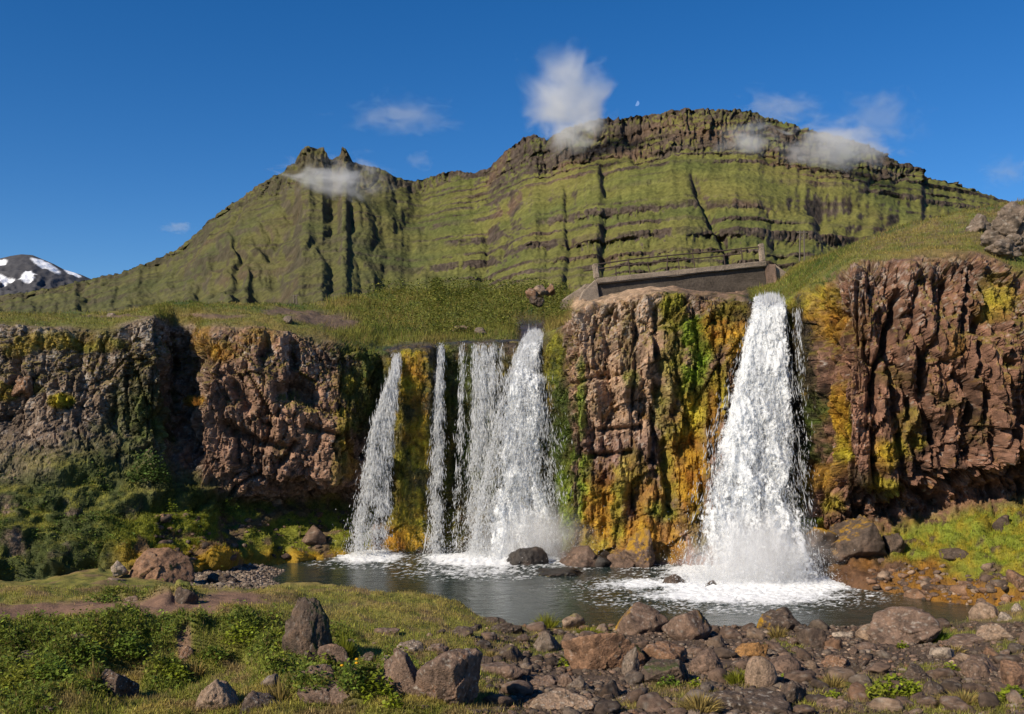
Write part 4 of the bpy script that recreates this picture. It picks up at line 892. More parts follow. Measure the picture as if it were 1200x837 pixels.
B(891,791,34,40,'smooth rounded grey brown stone, the tallest near the centre right','tan',round_=.7,seed=20,lich=0,rough=.4)
B(883,764,38,22,'flat orange brown slab','orange',seed=22,lich=.1)
B(872,828,96,40,'dark rough bedrock boulder at the bottom edge','dark',seed=23,lich=.5)
B(637,798,38,18,'low brown stone with a flat top','brown',seed=24); B(662,799,19,18,'small egg shaped brown stone',seed=25,round_=.6); B(679,802,28,18,'grey brown split stone','grey',seed=26)
B(912,727,46,38,'dark boulder at the shore with dry orange grass on its left side','dark',moss='o',mamt=.5,mdir=(-1,0,.3),seed=27)
B(953,750,30,26,'dark triangular stone near the shore','dark',seed=28)
B(1062,738,84,46,'large brown boulder at the water edge with a peaked top, leafy plant at its left','brown',seed=31,round_=.3,lich=.35,planes=9)
B(1017,742,28,20,'rounded tan boulder left of the peaked one','tan',round_=.6,seed=32)
B(990,744,26,9,'thin pale flat stone','pale',seed=33); B(982,776,38,22,'reddish lava stone full of holes','red',seed=35,lich=.5,rough=1.6)
B(919,780,38,24,'smooth oval purplish grey stone with a white chip at its right end','brown',round_=.75,seed=36,lich=0,rough=.4); B(931,810,34,42,'dark faceted boulder leaning right','dark',tilt=.3,seed=37)
B(1017,758,26,13,'flat rounded brown stone below the tan boulder','brown',round_=.6,seed=38); B(1106,766,28,16,'pale lichen spotted stone','pale',seed=39)
B(1150,786,46,26,'broad low brown boulder','brown',seed=40); B(1190,790,38,44,'reddish smooth boulder at the right edge of the picture','red',round_=.4,seed=41,lich=.15)
B(1172,744,46,22,'pale brown slab lying tilted','tan',tilt=.2,seed=42,planes=7); B(1157,716,32,26,'rounded tan boulder where the bank meets the stones','tan',round_=.4,seed=43)
B(1180,724,20,12,'small pale stone on the right bank','pale',seed=44); B(1191,713,12,11,'small whitish stone, highest on the right bank','pale',seed=45,lich=1,round_=.6)
B(1092,810,28,20,'dark brown stone beside gravel','dark',seed=46); B(980,833,42,26,'brown stone cut by the bottom edge below the leafy patch','brown',seed=47)
B(1075,791,40,24,'dark wedge shaped rock casting a shadow','dark',seed=48); B(1130,752,50,14,'long flat slab behind the small green plants','brown',seed=49)
# centre and left foreground
B(405,812,34,26,'brown angular rock between the flat topped boulder and the leaning slab','brown',seed=141,planes=7); B(428,772,22,16,'small dark rock sunk in turf below the tall dark rock','dark',seed=142); B(512,758,26,14,'low brown rock in the turf above the biggest boulder','brown',seed=143,lich=.6)
B(452,740,30,8,'thin flat brown stone level with the turf','brown',seed=144); B(95,748,30,12,'dark rock poking from the bank under the path','dark',seed=145); B(28,772,26,16,'dark half hidden rock near the left edge','dark',seed=146,moss='d',mamt=.4)
B(322,800,30,20,'grey lichened rock above the rough dark one','grey',seed=147,lich=.7); B(540,742,26,14,'dark stone in the last of the turf','dark',seed=148,moss='y',mamt=.3)
B(356,742,64,76,'tall dark mossy rock with a steep lit left edge on the turf','dark',moss='d',mamt=.6,mdir=(.8,0,.5),seed=52,planes=8,sharp=20,round_=.05,level=6)
B(477,796,54,66,'leaning slab boulder with scored top left of the biggest one','brown',tilt=-.45,planes=7,sharp=22,round_=.04,seed=53,depth=.7,level=6)
B(532,801,88,78,'biggest foreground boulder, with a dark red brown moss patch on its face','brown',moss='r',mamt=.25,mdir=(0,-1,.2),seed=54,planes=9,round_=.1,lich=.5)
B(481,758,34,20,'low lichen crusted rock in the turf','grey',seed=55,lich=.8); B(375,814,50,30,'rounded flat topped brown boulder low at the left','brown',round_=.45,seed=56)
B(372,790,36,22,'angular brown rock with a sharp ridge','brown',seed=57,planes=7); B(455,775,15,13,'small grey stone beside a dead grass tuft','grey',seed=58); B(436,795,28,13,'flat brown slab half buried in grass','brown',seed=59)
B(395,768,28,40,'narrow slab leaning steeply beside the tall dark rock','brown',tilt=-.7,planes=6,seed=60,depth=.4); B(597,767,32,22,'dark rock with a mossy top near the shore','dark',moss='y',mamt=.3,seed=61)
B(562,777,30,20,'dark angular stone right of the biggest boulder','dark',seed=62); B(590,787,52,20,'long low brown rock with dry grass','brown',seed=63)
B(594,738,34,14,'dark broken rock at the end of the turf','dark',seed=64); B(576,726,30,10,'dark stone under the orange shore turf','dark',seed=65)
B(492,829,24,16,'brown stone at the bottom edge','brown',seed=66)
B(143,802,50,52,'dark triangular lichened rock in the green plants at left','dark',seed=67,planes=7,sharp=20,round_=.05,lich=.75,level=6)
B(250,820,54,46,'lit grey boulder with folded surface at the bottom left','tan',seed=68,round_=.3,lich=.3,level=6); B(302,827,52,26,'rough dark rock right of the pale grey boulder','dark',seed=69,lich=.5)
B(62,830,26,12,'small dark rock at the lower left','dark',seed=70)
B(218,699,26,22,'dark block in the path','dark',seed=71); B(158,704,26,12,'low brown rock half buried by the path','brown',seed=72)
B(183,668,78,44,'big reddish brown mound rock with a shaded mossy right side','red',moss='e',mamt=.45,mdir=(.9,0,-.1),seed=73,planes=9,round_=.3,Y=22.0,lich=.1,level=6)
B(138,665,22,16,'pale rock at the left foot of the mound rock','pale',seed=74,Y=21.8); B(132,680,24,8,'flat tan stone beside the path','tan',seed=75,Y=20.8)
B(262,679,36,20,'small dark boulder on the gravel with a mossy left side','dark',moss='y',mamt=.5,mdir=(-1,0,.4),seed=76,Y=22.9); B(287,689,26,10,'reddish stone at the lower edge of the gravel','red',seed=77,Y=21.2)
B(216,768,20,20,'pinkish bare rock between bushes','red',seed=78,lich=.6)
# in the pool
B(612,655,56,36,'dark rock at the foot of the middle cascade with water splashing over it','wet',seed=81,Y=27.2,wet=.8,round_=.25,planes=7,lich=0)
B(645,673,70,15,'low flat rock in the pool with a yellow moss patch on its left end','wet',seed=82,Y=25.7,wet=.7,moss='y',mamt=.4,mdir=(-.9,-.5,.2),lich=0)
B(683,657,54,34,'dark brown wet boulder at the pillar foot','brown',seed=83,Y=26.9,wet=.6,planes=8,lich=0)
B(708,660,30,26,'black wet stone wedged right of the brown one','wet',seed=84,Y=26.9,wet=.8,lich=0)
B(791,685,28,22,'small dark rounded rock in the foam left of the torrent','dark',seed=85,Y=23.9,wet=.7,round_=.5,lich=0); B(833,688,22,14,'half drowned rock in the foam under the torrent','dark',seed=86,Y=23.4,wet=.8,lich=0)
B(755,645,40,46,'orange mossy rock under the pillar at the water line','brown',seed=87,Y=26.6,moss='o',mamt=.6,mdir=(-.3,-.5,.8),lich=0); B(730,654,34,28,'brown and orange wet rock at the pillar base','brown',seed=88,Y=26.8,moss='o',mamt=.4,lich=0)
B(958,640,60,56,'big dark orange stained rock between the torrent and the right bank','dark',seed=89,Y=25.2,moss='o',mamt=.7,lich=0,wet=.4); B(1000,632,70,50,'dark wet rock heap beside the bank, orange on top','dark',seed=90,Y='s',moss='o',mamt=.5,lich=0,wet=.3)
B(1048,634,24,30,'black rock standing at the foot of the grass bank','dark',seed=91,Y='s',lich=0); B(930,650,44,40,'wet dark boulder in the spray right of the torrent','wet',seed=92,Y=25.4,lich=0,wet=.6)
B(1118,650,32,14,'dark rock set in the grass bank','dark',seed=93,Y='s',lich=.1,moss='y',mamt=.3); B(1175,612,24,22,'small dark rock high on the grass bank','dark',seed=94,Y='s',lich=.1)
B(1078,698,30,14,'reddish stone in the orange flat by the water','red',seed=95,Y='s'); B(1135,690,34,16,'pinkish stone on the orange flat','red',seed=96,Y='s'); B(1166,692,30,18,'brown stone on the orange flat at right','brown',seed=97,Y='s')
B(1192,680,26,22,'reddish stone at the right edge above the pale ones','red',seed=98,Y='s')
# rim and hill rocks
B(622,345,15,13,'leftmost lump of the reddish rock pile left of the bridge','red',seed=101,Y=40,lich=.5); B(634,341,17,13,'middle lump of the reddish rock pile left of the bridge','tan',seed=121,Y=40.3,lich=.5); B(646,339,14,11,'highest lump of the reddish rock pile left of the bridge','red',seed=122,Y=40.6,lich=.5); B(628,352,18,10,'dark stone under the reddish rock pile left of the bridge','dark',seed=123,Y=39.5); B(897,327,16,14,'orange brown rock right of the bridge end','orange',seed=102,Y=37.5)
B(541,384,22,9,'pale brown rock in the grass above the falls','tan',seed=103,Y='s'); B(561,388,18,9,'grey rock in the grass above the falls','grey',seed=104,Y='s')
B(1184,270,70,58,'large craggy grey outcrop in the hillside at the right edge','grey',seed=105,Y='s',planes=9,round_=.0,lich=.5,level=6,depth=.7,rough=2.4); B(1172,292,40,22,'low grey rock under the large outcrop','grey',seed=131,Y='s',rough=2,lich=.5,round_=0); B(1148,262,26,22,'smaller broken grey rock left of the large outcrop','grey',seed=106,Y='s',lich=.6,rough=2,round_=0)
B(101,372,18,9,'low rounded rock on the left skyline','dark',seed=107,Y=34,lich=.4,sink=.6); B(131,371,20,8,'flat pale rock on the left skyline','grey',seed=108,Y=34,sink=.6)
B(338,374,12,8,'small grey rock by the path on the rim','grey',seed=109,Y='s')
B(24,452,26,24,'rounded pinkish rock half way up the left slope','red',seed=110,Y='s',lich=.8,rough=2,level=5)
B(326,585,14,12,'small square topped stone in front of the cave','tan',seed=111,Y='s'); B(368,628,30,22,'dark brown boulder on the mossy ledge left of the falls','brown',seed=112,Y='s');
print('boulders', time.time()-T0)

def stone_meshes(level, n, seed0, bases, lich=.3):
    out = []
    for i in range(n):
        V, Fc = rock_shape(seed0+i*13, level, 6+i % 4, 40, 1.2, .0+.18*((i*37) % 10)/10)
        r = np.random.default_rng(seed0+i); V = V*np.array([1, r.uniform(.65, .95), r.uniform(.45, .75)])
        c = rock_col(V, bases[i % len(bases)], seed0+i, None, 0, lich, vnorm(V, Fc))
        out.append((V, Fc, c*(.75+.5*r.random())))
    return out
SHORT = {21:'the pitted boulder at the water edge', 5:'the large reddish slab boulder', 9:'the rounded boulder beside the pitted one', 12:'the layered leaning boulder', 14:'the dark rounded boulder with pointed top', 15:'the faceted rock in yellow grass', 17:'the upright pointed grey stone', 18:'the long dark mossy boulder', 19:'the flat boulder cut by the bottom edge',
 20:'the tall smooth grey brown stone', 22:'the orange brown slab', 23:'the dark bedrock boulder', 27:'the dark shore boulder with dry grass', 31:'the large peaked boulder', 35:'the reddish lava stone', 36:'the smooth oval stone', 37:'the dark faceted boulder', 40:'the broad low brown boulder', 41:'the reddish boulder at the right edge', 42:'the tilted brown slab', 43:'the rounded tan boulder',
 48:'the dark wedge shaped rock', 49:'the long flat slab', 52:'the tall dark mossy rock', 53:'the leaning slab boulder', 54:'the biggest foreground boulder', 61:'the dark rock with mossy top', 63:'the long low rock with dry grass', 64:'the dark broken rock at the turf end', 46:'the dark brown stone beside gravel'}
ORD = ['nearest', 'second', 'third', 'fourth', 'fifth', 'sixth', 'seventh', 'eighth', 'ninth', 'tenth', 'eleventh', 'twelfth', 'thirteenth', 'fourteenth', 'fifteenth']
_used = {}
def stone_label(px, py, s, tone):
    best = min(SHORT, key=lambda k: math.hypot(BIGS[k][0]-px, 1.4*(BIGS[k][1]-py))-BIGS[k][2]*.4); b = BIGS[best]; dx, dy = px-b[0], 1.6*(py-b[1])
    side = ('left of' if dx < 0 else 'right of') if abs(dx) > abs(dy) else ('behind' if dy < 0 else 'in front of')
    size = 'large' if s > 26 else ('mid sized' if s > 16 else 'small')
    return (size, tone, side, SHORT[best]), math.hypot(dx, dy)
def scatter_stones():
    protos = []
    for V, Fc, c in stone_meshes(3, 18, 500, ['brown', 'brown', 'dark', 'brown', 'tan', 'brown', 'grey', 'dark', 'brown', 'red']):
        o = mk('stone', V, Fc, M_rock, c, attrs={'wet': np.zeros(len(V))}, link=False); protos.append(o)
    r = np.random.default_rng(77); placed = [(b[0], b[1]+b[3]*.2, b[2]*.45) for b in BIG]
    cand = []
    for _i in range(9000):
        px = r.uniform(556, 1225); py = r.uniform(735, 842)
        if px < 640 and r.random() < .4: continue
        cand.append((px, py, (9+30*r.random()**1.8 if _i < 2600 else 5+5*r.random())*(.75+.4*(py-735)/100)))
    for _ in range(60): cand.append((r.uniform(330, 560), r.uniform(740, 836), r.uniform(6, 15)))
    for _ in range(60): cand.append((r.uniform(560, 640), r.uniform(722, 745), r.uniform(8, 18)))
    cand.sort(key=lambda c: -c[2])
    acc = []
    A = np.array(placed)
    for px, py, s in cand:
        d = np.hypot(A[:, 0]-px, (A[:, 1]-py)*1.5)
        if (d < (A[:, 2]+s*.32)).any(): continue
        acc.append((px, py, s)); A = np.vstack([A, [px, py, s*.35]])
        if len(acc) > 2600: break
    acc = np.array(acc); _, _, q = on_ground(acc[:, 0], np.minimum(acc[:, 1], 846))
    print('stones', len(acc))
    rest = []; made = []; tones = ['brown', 'brown', 'dark', 'brown', 'tan', 'brown', 'grey', 'dark', 'brown', 'reddish']
    for i in range(len(acc)):
        rad = acc[i, 2]/2*q[i, 1]/F
        if i < 225:
            o = protos[i % len(protos)].copy(); o.name = 'stone'; COL.objects.link(o)
            o.location = q[i]+np.array([0, rad*.5, rad*.18]); o.scale = (rad,)*3
            o.rotation_euler = (r.normal(0, .25), r.normal(0, .25), r.uniform(0, 6.28))
            made.append((o, *stone_label(acc[i, 0], acc[i, 1], acc[i, 2], tones[(i % len(protos)) % 10])))
        else: rest.append((q[i]+np.array([0, rad*.5, rad*.2]), rad))
    made.sort(key=lambda m: m[2])
    for o, key, _d in made:
        j = _used.get(key, 0); _used[key] = j+1; size, tone, side, ref = key
        tag(o, ('%s %s %s stone %s %s' % (ORD[min(j, 14)], size, tone, side, ref)), 'stone', 'loose stones on the near shore')
    return rest
rest = scatter_stones()
def joined_stones(name, pts, rads, level, label, bases, seed0, lich=.2):
    ms = stone_meshes(level, 10, seed0, bases, lich); r = np.random.default_rng(seed0); Vs = []; Fs = []; Cs = []; n0 = 0
    k = r.integers(0, len(ms), len(pts)); a = r.uniform(0, 6.28, len(pts))
    for j, (V, Fc, c) in enumerate(ms):
        idx = np.nonzero(k == j)[0]
        if not len(idx): continue
        ca, sa = np.cos(a[idx]), np.sin(a[idx]); x = V[None, :, 0]*ca[:, None]-V[None, :, 1]*sa[:, None]; y = V[None, :, 0]*sa[:, None]+V[None, :, 1]*ca[:, None]
        W_ = np.stack([x, y, np.broadcast_to(V[None, :, 2], x.shape)], -1)*rads[idx][:, None, None]+pts[idx][:, None]
        Vs.append(W_.reshape(-1, 3)); Fs.append((Fc[None]+(n0+np.arange(len(idx))*len(V))[:, None, None]).reshape(-1, 3)); n0 += len(idx)*len(V)
        Cs.append((c[None]*r.uniform(.6, 1.35, (len(idx), 1, 1))).reshape(-1, 3))
    V = np.concatenate(Vs); o = mk(name, V, np.concatenate(Fs), M_rock, np.concatenate(Cs), attrs={'wet': np.zeros(len(V))})
    tag(o, label, kind='stuff'); return o
joined_stones('small_stones', np.array([p for p, _ in rest]), np.array([s for _, s in rest]), 2, 'smaller loose stones filling the near shore', ['brown', 'grey', 'dark', 'tan', 'red'], 900)
def scatter_px(n, x0, x1, y0, y1, seed, dens=None):
    r = np.random.default_rng(seed); px = r.uniform(x0, x1, n); py = r.uniform(y0, y1, n); c, rr, q = on_ground(px, py)
    if dens is not None: k = r.random(n) < dens(px, py, c, rr); return px[k], py[k], c[k], rr[k], q[k]
    return px, py, c, rr, q
px, py, c, rr, q = scatter_px(9000, 545, 1215, 728, 842, 5, lambda a, b, c, r_: GM['stony'][r_, c]*.95)
joined_stones('pebbles', q, np.exp(np.random.default_rng(8).normal(0, .45, len(q)))*.034, 1, 'pebbles and grit between the stones of the near shore', ['brown', 'grey', 'dark', 'brown', 'dark'], 950)
px, py, c, rr, q = scatter_px(4200, 205, 352, 656, 692, 6, lambda a, b, c, r_: GM['beach'][r_, c])
k = q[:, 2] > -.03
joined_stones('gravel', q[k], np.exp(np.random.default_rng(9).normal(0, .35, k.sum()))*.042, 1, 'pale grey gravel beach at the left end of the pool', ['grey', 'pale', 'grey', 'dark'], 970)
print('stones', time.time()-T0)

# rocks strewn on the right bank, edges of the pool and the mossy ledge
def sheet_pick(prob, n, seed):
    r = np.random.default_rng(seed); p = prob/prob.sum(); return r.choice(len(p), n, p=p)
wgt = (K['mr']*(K['v'] > .9)*(K['v'] < 1.9)*(K['px'] < 1230)*sst(645, 680, K['py'])+.0)
wgt = wgt*sst(700, 640, K['px']*.35+280-.0*K['py']) if False else wgt*np.where(K['col'][:, 1] > .14, .12, 1); idx = sheet_pick(wgt+1e-12, 300, 3)
joined_stones('bank_stones', K['q'][idx], np.exp(np.random.default_rng(10).normal(0, .5, len(idx)))*.085, 2, 'small brown stones strewn over the orange flat at right', ['brown', 'red', 'dark', 'tan'], 990)
wgt = (K['ml']*(K['v'] > .9)*(K['v'] < 1.9)*(K['px'] > 180)*(K['py'] < 660)); idx = sheet_pick(wgt+1e-12, 260, 4)
joined_stones('ledge_stones', K['q'][idx], np.exp(np.random.default_rng(11).normal(0, .5, len(idx)))*.07, 2, 'small brown stones on the mossy ledge left of the falls', ['brown', 'red', 'dark'], 1010)

# ------------------------------------------------------------------ grass and leaves
def blades(name, P0, Nn, col, h, w, seed, lean=.5, label='', mat=None, droop=0.0):
    r = np.random.default_rng(seed); n = len(P0); a = r.uniform(0, 6.28, n)
    side = np.stack([np.cos(a), np.sin(a), 0*a], 1)*w[:, None]
    up = np.array([0, 0, 1.0])[None]*(1-droop)+Nn*.5+r.normal(0, lean, (n, 3)); up[:, 2] = np.abs(up[:, 2])*(1-1.6*droop)
    up /= np.linalg.norm(up, axis=1)[:, None]
    V = np.stack([P0-side, P0+side, P0+up*h[:, None]], 1).reshape(-1, 3)
    o = mk(name, V, np.arange(3*n).reshape(-1, 3), mat or M_blade, np.repeat(col, 3, 0), smooth=False)
    tag(o, label, kind='stuff'); return o
def leaves(P0, col, size, r, flat=.6):
    """folded pointed leaves, 4 vertices and 2 triangles each"""
    n = len(P0); a = r.uniform(0, 6.28, n); t = r.uniform(-flat, flat, n)
    d = np.stack([np.cos(a)*np.cos(t), np.sin(a)*np.cos(t), np.sin(t)+.15], 1)
    s = np.stack([-np.sin(a), np.cos(a), r.normal(0, .35, n)], 1)
    L = size[:, None]; V = np.stack([P0, P0+d*L*.5+s*L*.34, P0+d*L, P0+d*L*.5-s*L*.34+np.array([0, 0, .0])], 1)
    V[:, 2, 2] -= size*.15
    Fc = (np.arange(n)[:, None, None]*4+np.array([[0, 1, 2], [0, 2, 3]])[None]).reshape(-1, 3)
    return V.reshape(-1, 3), Fc, np.repeat(col, 4, 0)
# turf of the near bank
r = np.random.default_rng(21)
px, py, c, rr, q = scatter_px(150000, -20, 1220, 688, 842, 31, lambda a, b, c, r_: np.clip(1-GM['dirt'][r_, c]*1.1-GM['beach'][r_, c], 0, 1)*(1-.93*GM['stony'][r_, c]))
k = q[:, 2] > .03; q = q[k]; c = c[k]; rr = rr[k]; lf = GM['leafy'][rr, c]
col = GM['col'][rr, c]*np.exp(r.normal(.38, .35, len(q)))[:, None]*np.array([1.1, 1.15, 1.0]); dry = r.random(len(q)) < .14; col[dry] = C3(.30, .22, .09)*r.uniform(.6, 1.2, (dry.sum(), 1))
blades('grass', q, np.zeros((len(q), 3))+[0, 0, .3], col, (.035+.05*r.random(len(q)))*(1+.2*lf), np.full(len(q), .006)*(1+.6*lf), 1, .55, 'short yellow green turf and longer grass on the near bank')
# leafy ground cover of the near bank, left
px, py, c, rr, q = scatter_px(17000, -20, 560, 690, 842, 41, lambda a, b, c, r_: sst(.3, .7, GM['leafy'][r_, c])*(1-GM['dirt'][r_, c]))
gnoise = fbm(q*2.0+8, 3); u = r.random(len(q)); col = C3(.11, .15, .02)*np.exp(r.normal(0, .3, len(q)))[:, None]+C3(.12, .10, .0)*sst(-.1, .5, gnoise)[:, None]
V, Fc, cc = leaves(q+np.stack([r.normal(0, .03, len(q)), r.normal(0, .03, len(q)), r.uniform(0, .13, len(q))*(1+gnoise)], 1), col, .03+.035*r.random(len(q)), r)
tag(mk('ground_cover', V, Fc, M_leaf, cc, smooth=False), 'dense low leafy plants over the mounds at the left', kind='stuff')
# grass on rim, hillside, banks
wt = K['gm']*(1-K['undr'])*(K['px'] > -60)*(K['px'] < 1250)*(1-K['path'])*(K['v'] > 4.0)*np.where(K['v'] > 5, 1, .5)*np.where(K['v'] < 7.05, 1, 0)
idx = sheet_pick(wt+1e-12, 120000, 12); qv = K['q'][idx]; dist = qv[:, 1]/30
col = K['col'][idx]*np.exp(r.normal(.22, .3, len(idx)))[:, None]; dry = r.random(len(idx)) < .12; col[dry] = C3(.26, .19, .07)
blades('rim_grass', qv+r.normal(0, .03, qv.shape), K['nd'][idx], col, (.07+.16*r.random(len(idx)))*dist**1.3*(1-.5*(K['px'][idx] > 668)-.65*(K['px'][idx] < 380)), .010*dist, 2, .4, 'long grass on the rim and hillside above the cliffs')
wt = (K['mr']*(K['py'] < 655)+K['ml']*.7*(K['col'][:, 1] > .1)+.35*K['mr']+K['veg']*.6*(K['px'] > -40))*(K['v'] < 2.9)*(K['px'] < 1240); idx = sheet_pick(wt+1e-12, 60000, 13)
col = K['col'][idx]*np.exp(r.normal(.22, .3, len(idx)))[:, None]
blades('bank_grass', K['q'][idx], K['nd'][idx], col, .04+.06*r.random(len(idx)), np.full(len(idx), .008), 3, .5, 'bright grass on the banks beside the pool')
wt = K['gm']*sst(400, 520, K['px']+60*K['nn'])*(1-sst(655, 668, K['px']))*sst(5.4, 6, K['v'])*(K['v'] < 7.05)*sst(-.05, .3, K['t2']); idx = sheet_pick(wt+1e-12, 22000, 18); r = np.random.default_rng(58)
qv = K['q'][idx]; dd = qv[:, 1]/30; qv = qv+np.stack([r.normal(0, .1, len(idx)), r.normal(0, .1, len(idx)), r.uniform(0, .45, len(idx))*dd], 1)
col = C3(.12, .14, .025)*np.exp(r.normal(0, .35, len(idx)))[:, None]+C3(.10, .06, .01)*(r.random(len(idx)) < .25)[:, None]
V, Fc, cc = leaves(qv, col, (.04+.05*r.random(len(idx)))*dd, r); tag(mk('rim_shrubs', V, Fc, M_leaf, cc, smooth=False), 'low willow scrub on the grassy bank above the middle falls', kind='stuff')
# leafy cover of the shaded slope
wt = K['veg']*(K['px'] > -60)*(K['v'] > .8)*sst(-.1, .3, K['nn'])*(1-sst(120, 165, K['px']))+K['ml']*(K['col'][:, 1] > .1)*.12; idx = sheet_pick(wt+1e-12, 3500, 14); r = np.random.default_rng(55)
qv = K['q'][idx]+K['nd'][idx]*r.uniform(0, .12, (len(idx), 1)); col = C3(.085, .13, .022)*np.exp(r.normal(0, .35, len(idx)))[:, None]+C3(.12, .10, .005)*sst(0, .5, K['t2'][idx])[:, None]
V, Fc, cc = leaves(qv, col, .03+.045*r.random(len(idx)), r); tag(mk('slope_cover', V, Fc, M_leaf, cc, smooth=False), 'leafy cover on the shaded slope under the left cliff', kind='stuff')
# shaggy moss fringes on the wet walls
wt = K['moss']**2*K['face']*(K['v'] < 5.4)*(K['px'] > -40)*(K['px'] < 1240); idx = sheet_pick(wt+1e-12, 60000, 15)
col = K['col'][idx]*np.exp(r.normal(.1, .3, len(idx)))[:, None]
blades('hanging_moss', K['q'][idx]+K['nd'][idx]*.01, K['nd'][idx], col, .05+.07*r.random(len(idx)), np.full(len(idx), .012), 4, .35, 'shaggy yellow and green moss hanging on the rock walls', droop=.75)
print('grass', time.time()-T0)

def plant(name, px, py, w, h, label, colr, seed, n=170, size=.05, Y=None, flowers=0, cat='plant', blade=False, zoff=0.0):
    r = np.random.default_rng(seed+300)
    if Y is None: _, _, q = on_ground([px], [py+h*.4]); q = q[0]
    else: q = P(np.array(px, float), np.array(py+h*.45, float), Y)
    sx = w/2*q[1]/F; sz = h*q[1]/F
    root = empty(name, q.tolist()); tag(root, label, cat)
    th = r.uniform(0, 6.28, n); rad = np.sqrt(r.random(n)); zz = (1-rad**2*.7)*r.uniform(.15, 1, n)*sz
    p = np.stack([np.cos(th)*rad*sx, np.sin(th)*rad*sx*.8, zz], 1); col = np.array(colr)*np.exp(r.normal(0, .28, n))[:, None]
    if blade:
        a = r.uniform(0, 6.28, n); b0 = p*np.array([.45, .45, 0]); tip = p*np.array([1.25, 1.25, 1])+np.array([0, 0, sz*.15]); s = np.stack([np.cos(a), np.sin(a), 0*a], 1)*.006
        m_ = (b0+tip)/2+np.array([0, 0, sz*.12]); V = np.stack([b0-s, b0+s, m_+s*.8, m_-s*.8, tip], 1).reshape(-1, 3)
        Fc = (np.arange(n)[:, None, None]*5+np.array([[0, 1, 2], [0, 2, 3], [3, 2, 4]])[None]).reshape(-1, 3)
        mk('blades', V, Fc, M_blade, np.repeat(col, 5, 0), parent=root, smooth=False)
    else:
        V, Fc, cc = leaves(p, col, size*(.6+.7*r.random(n)), r, .7); mk('foliage', V, Fc, M_leaf, cc, parent=root, smooth=False)
        k = r.choice(n, 24); st = np.stack([p[k]*[.15, .15, 0], p[k]*[.15, .15, 0]+[.006, 0, 0], p[k]], 1).reshape(-1, 3)
        mk('stem', st, np.arange(72).reshape(-1, 3), M_leaf, np.zeros((72, 3))+[.09, .10, .03], parent=root, smooth=False)
    for i in range(flowers):
        V, Fc = ICO[1]; c = np.array([r.normal(0, .4)*sx, -sx*.3+r.normal(0, .3)*sx, sz*r.uniform(.75, 1.1)])
        mk('flower', V*[.022, .022, .014]+c, Fc, M_leaf, np.zeros((len(V), 3))+[.75, .42, .01], parent=root)
LG = (.19, .23, .014); MG = (.11, .16, .018); YG = (.19, .20, .02); DRY = (.28, .21, .07)
PL = [(1040,744,20,18,'bright leafy plant between the tan boulder and the peaked boulder',LG,200,.06,0),(1056,757,12,8,'small bright plant at the foot of the peaked boulder',LG,70,.05,0),
 (1052,806,56,24,'widest bright leafy patch among the right hand stones',LG,600,.06,0),(1020,815,36,18,'yellow green leafy patch left of the widest one',YG,240,.05,0),(1190,815,40,18,'bright leafy patch in the lower right corner',LG,300,.055,0),
 (1114,784,14,12,'little bright plant beside a dark wedge shaped rock',LG,80,.05,0),(661,776,14,18,'bright leafy plant left of the reddish slab boulder',LG,100,.05,0),(783,800,30,16,'leafy plant at the foot of the long dark mossy boulder',MG,160,.05,0),
 (815,801,12,12,'tiny bright plant in front of the rounded dark boulder',LG,60,.05,0),(975,815,16,12,'small green plant beside the dark faceted boulder',LG,70,.05,0),(918,794,9,6,'tiny yellow green tuft under the smooth oval stone',LG,30,.04,0),
 (1176,773,12,8,'small green plant above the reddish smooth boulder',MG,50,.05,0),(444,808,40,34,'bright leafy plant right of the yellow flowered one',LG,260,.055,0),(413,800,30,40,'green plant with three yellow flowers',MG,220,.045,3),
 (462,828,20,14,'small round leaved plant at the foot of the leaning slab',LG,110,.05,0),(200,595,18,26,'upright leafy plant at the shade edge on the ledge',LG,120,.07,0),(222,608,18,22,'leafy shrub beside the reddish path on the ledge',LG,120,.07,0),
 (268,596,26,24,'green leafy shrub under the left cliff',MG,160,.07,0),(60,783,44,30,'green bush bulging from the left mound',MG,380,.055,0),(100,770,44,30,'dark green bush in the middle of the left mound',MG,360,.055,0),(150,758,40,34,'green bush over the edge of the bare path',MG,360,.055,0),
 (285,745,44,30,'bright leafy bush on the middle mound',LG,340,.05,0),(120,703,44,12,'low green plants in the bend of the path',MG,240,.045,0),(203,790,34,16,'bright low plant right of the triangular rock',LG,200,.05,0),
 (20,800,40,26,'yellow green leafy bush at the left edge',YG,300,.055,0),(250,768,36,20,'green leafy clump beside the pinkish rock',MG,240,.05,0),(175,548,50,44,'large dark green shrub high in the shade under the left cliff',(.06,.10,.02),900,.09,0)]
for i, (px, py, w, h, lab, cl, n, sz, fl) in enumerate(PL):
    plant('leafy_plant' if 'bush' not in lab and 'shrub' not in lab else 'bush', px, py, w, h, lab, cl, i, n, sz, Y={15: 26.0, 16: 26.0, 17: 27.6, 26: 26.2}.get(i), flowers=fl, cat='bush' if ('bush' in lab or 'shrub' in lab) else 'plant')
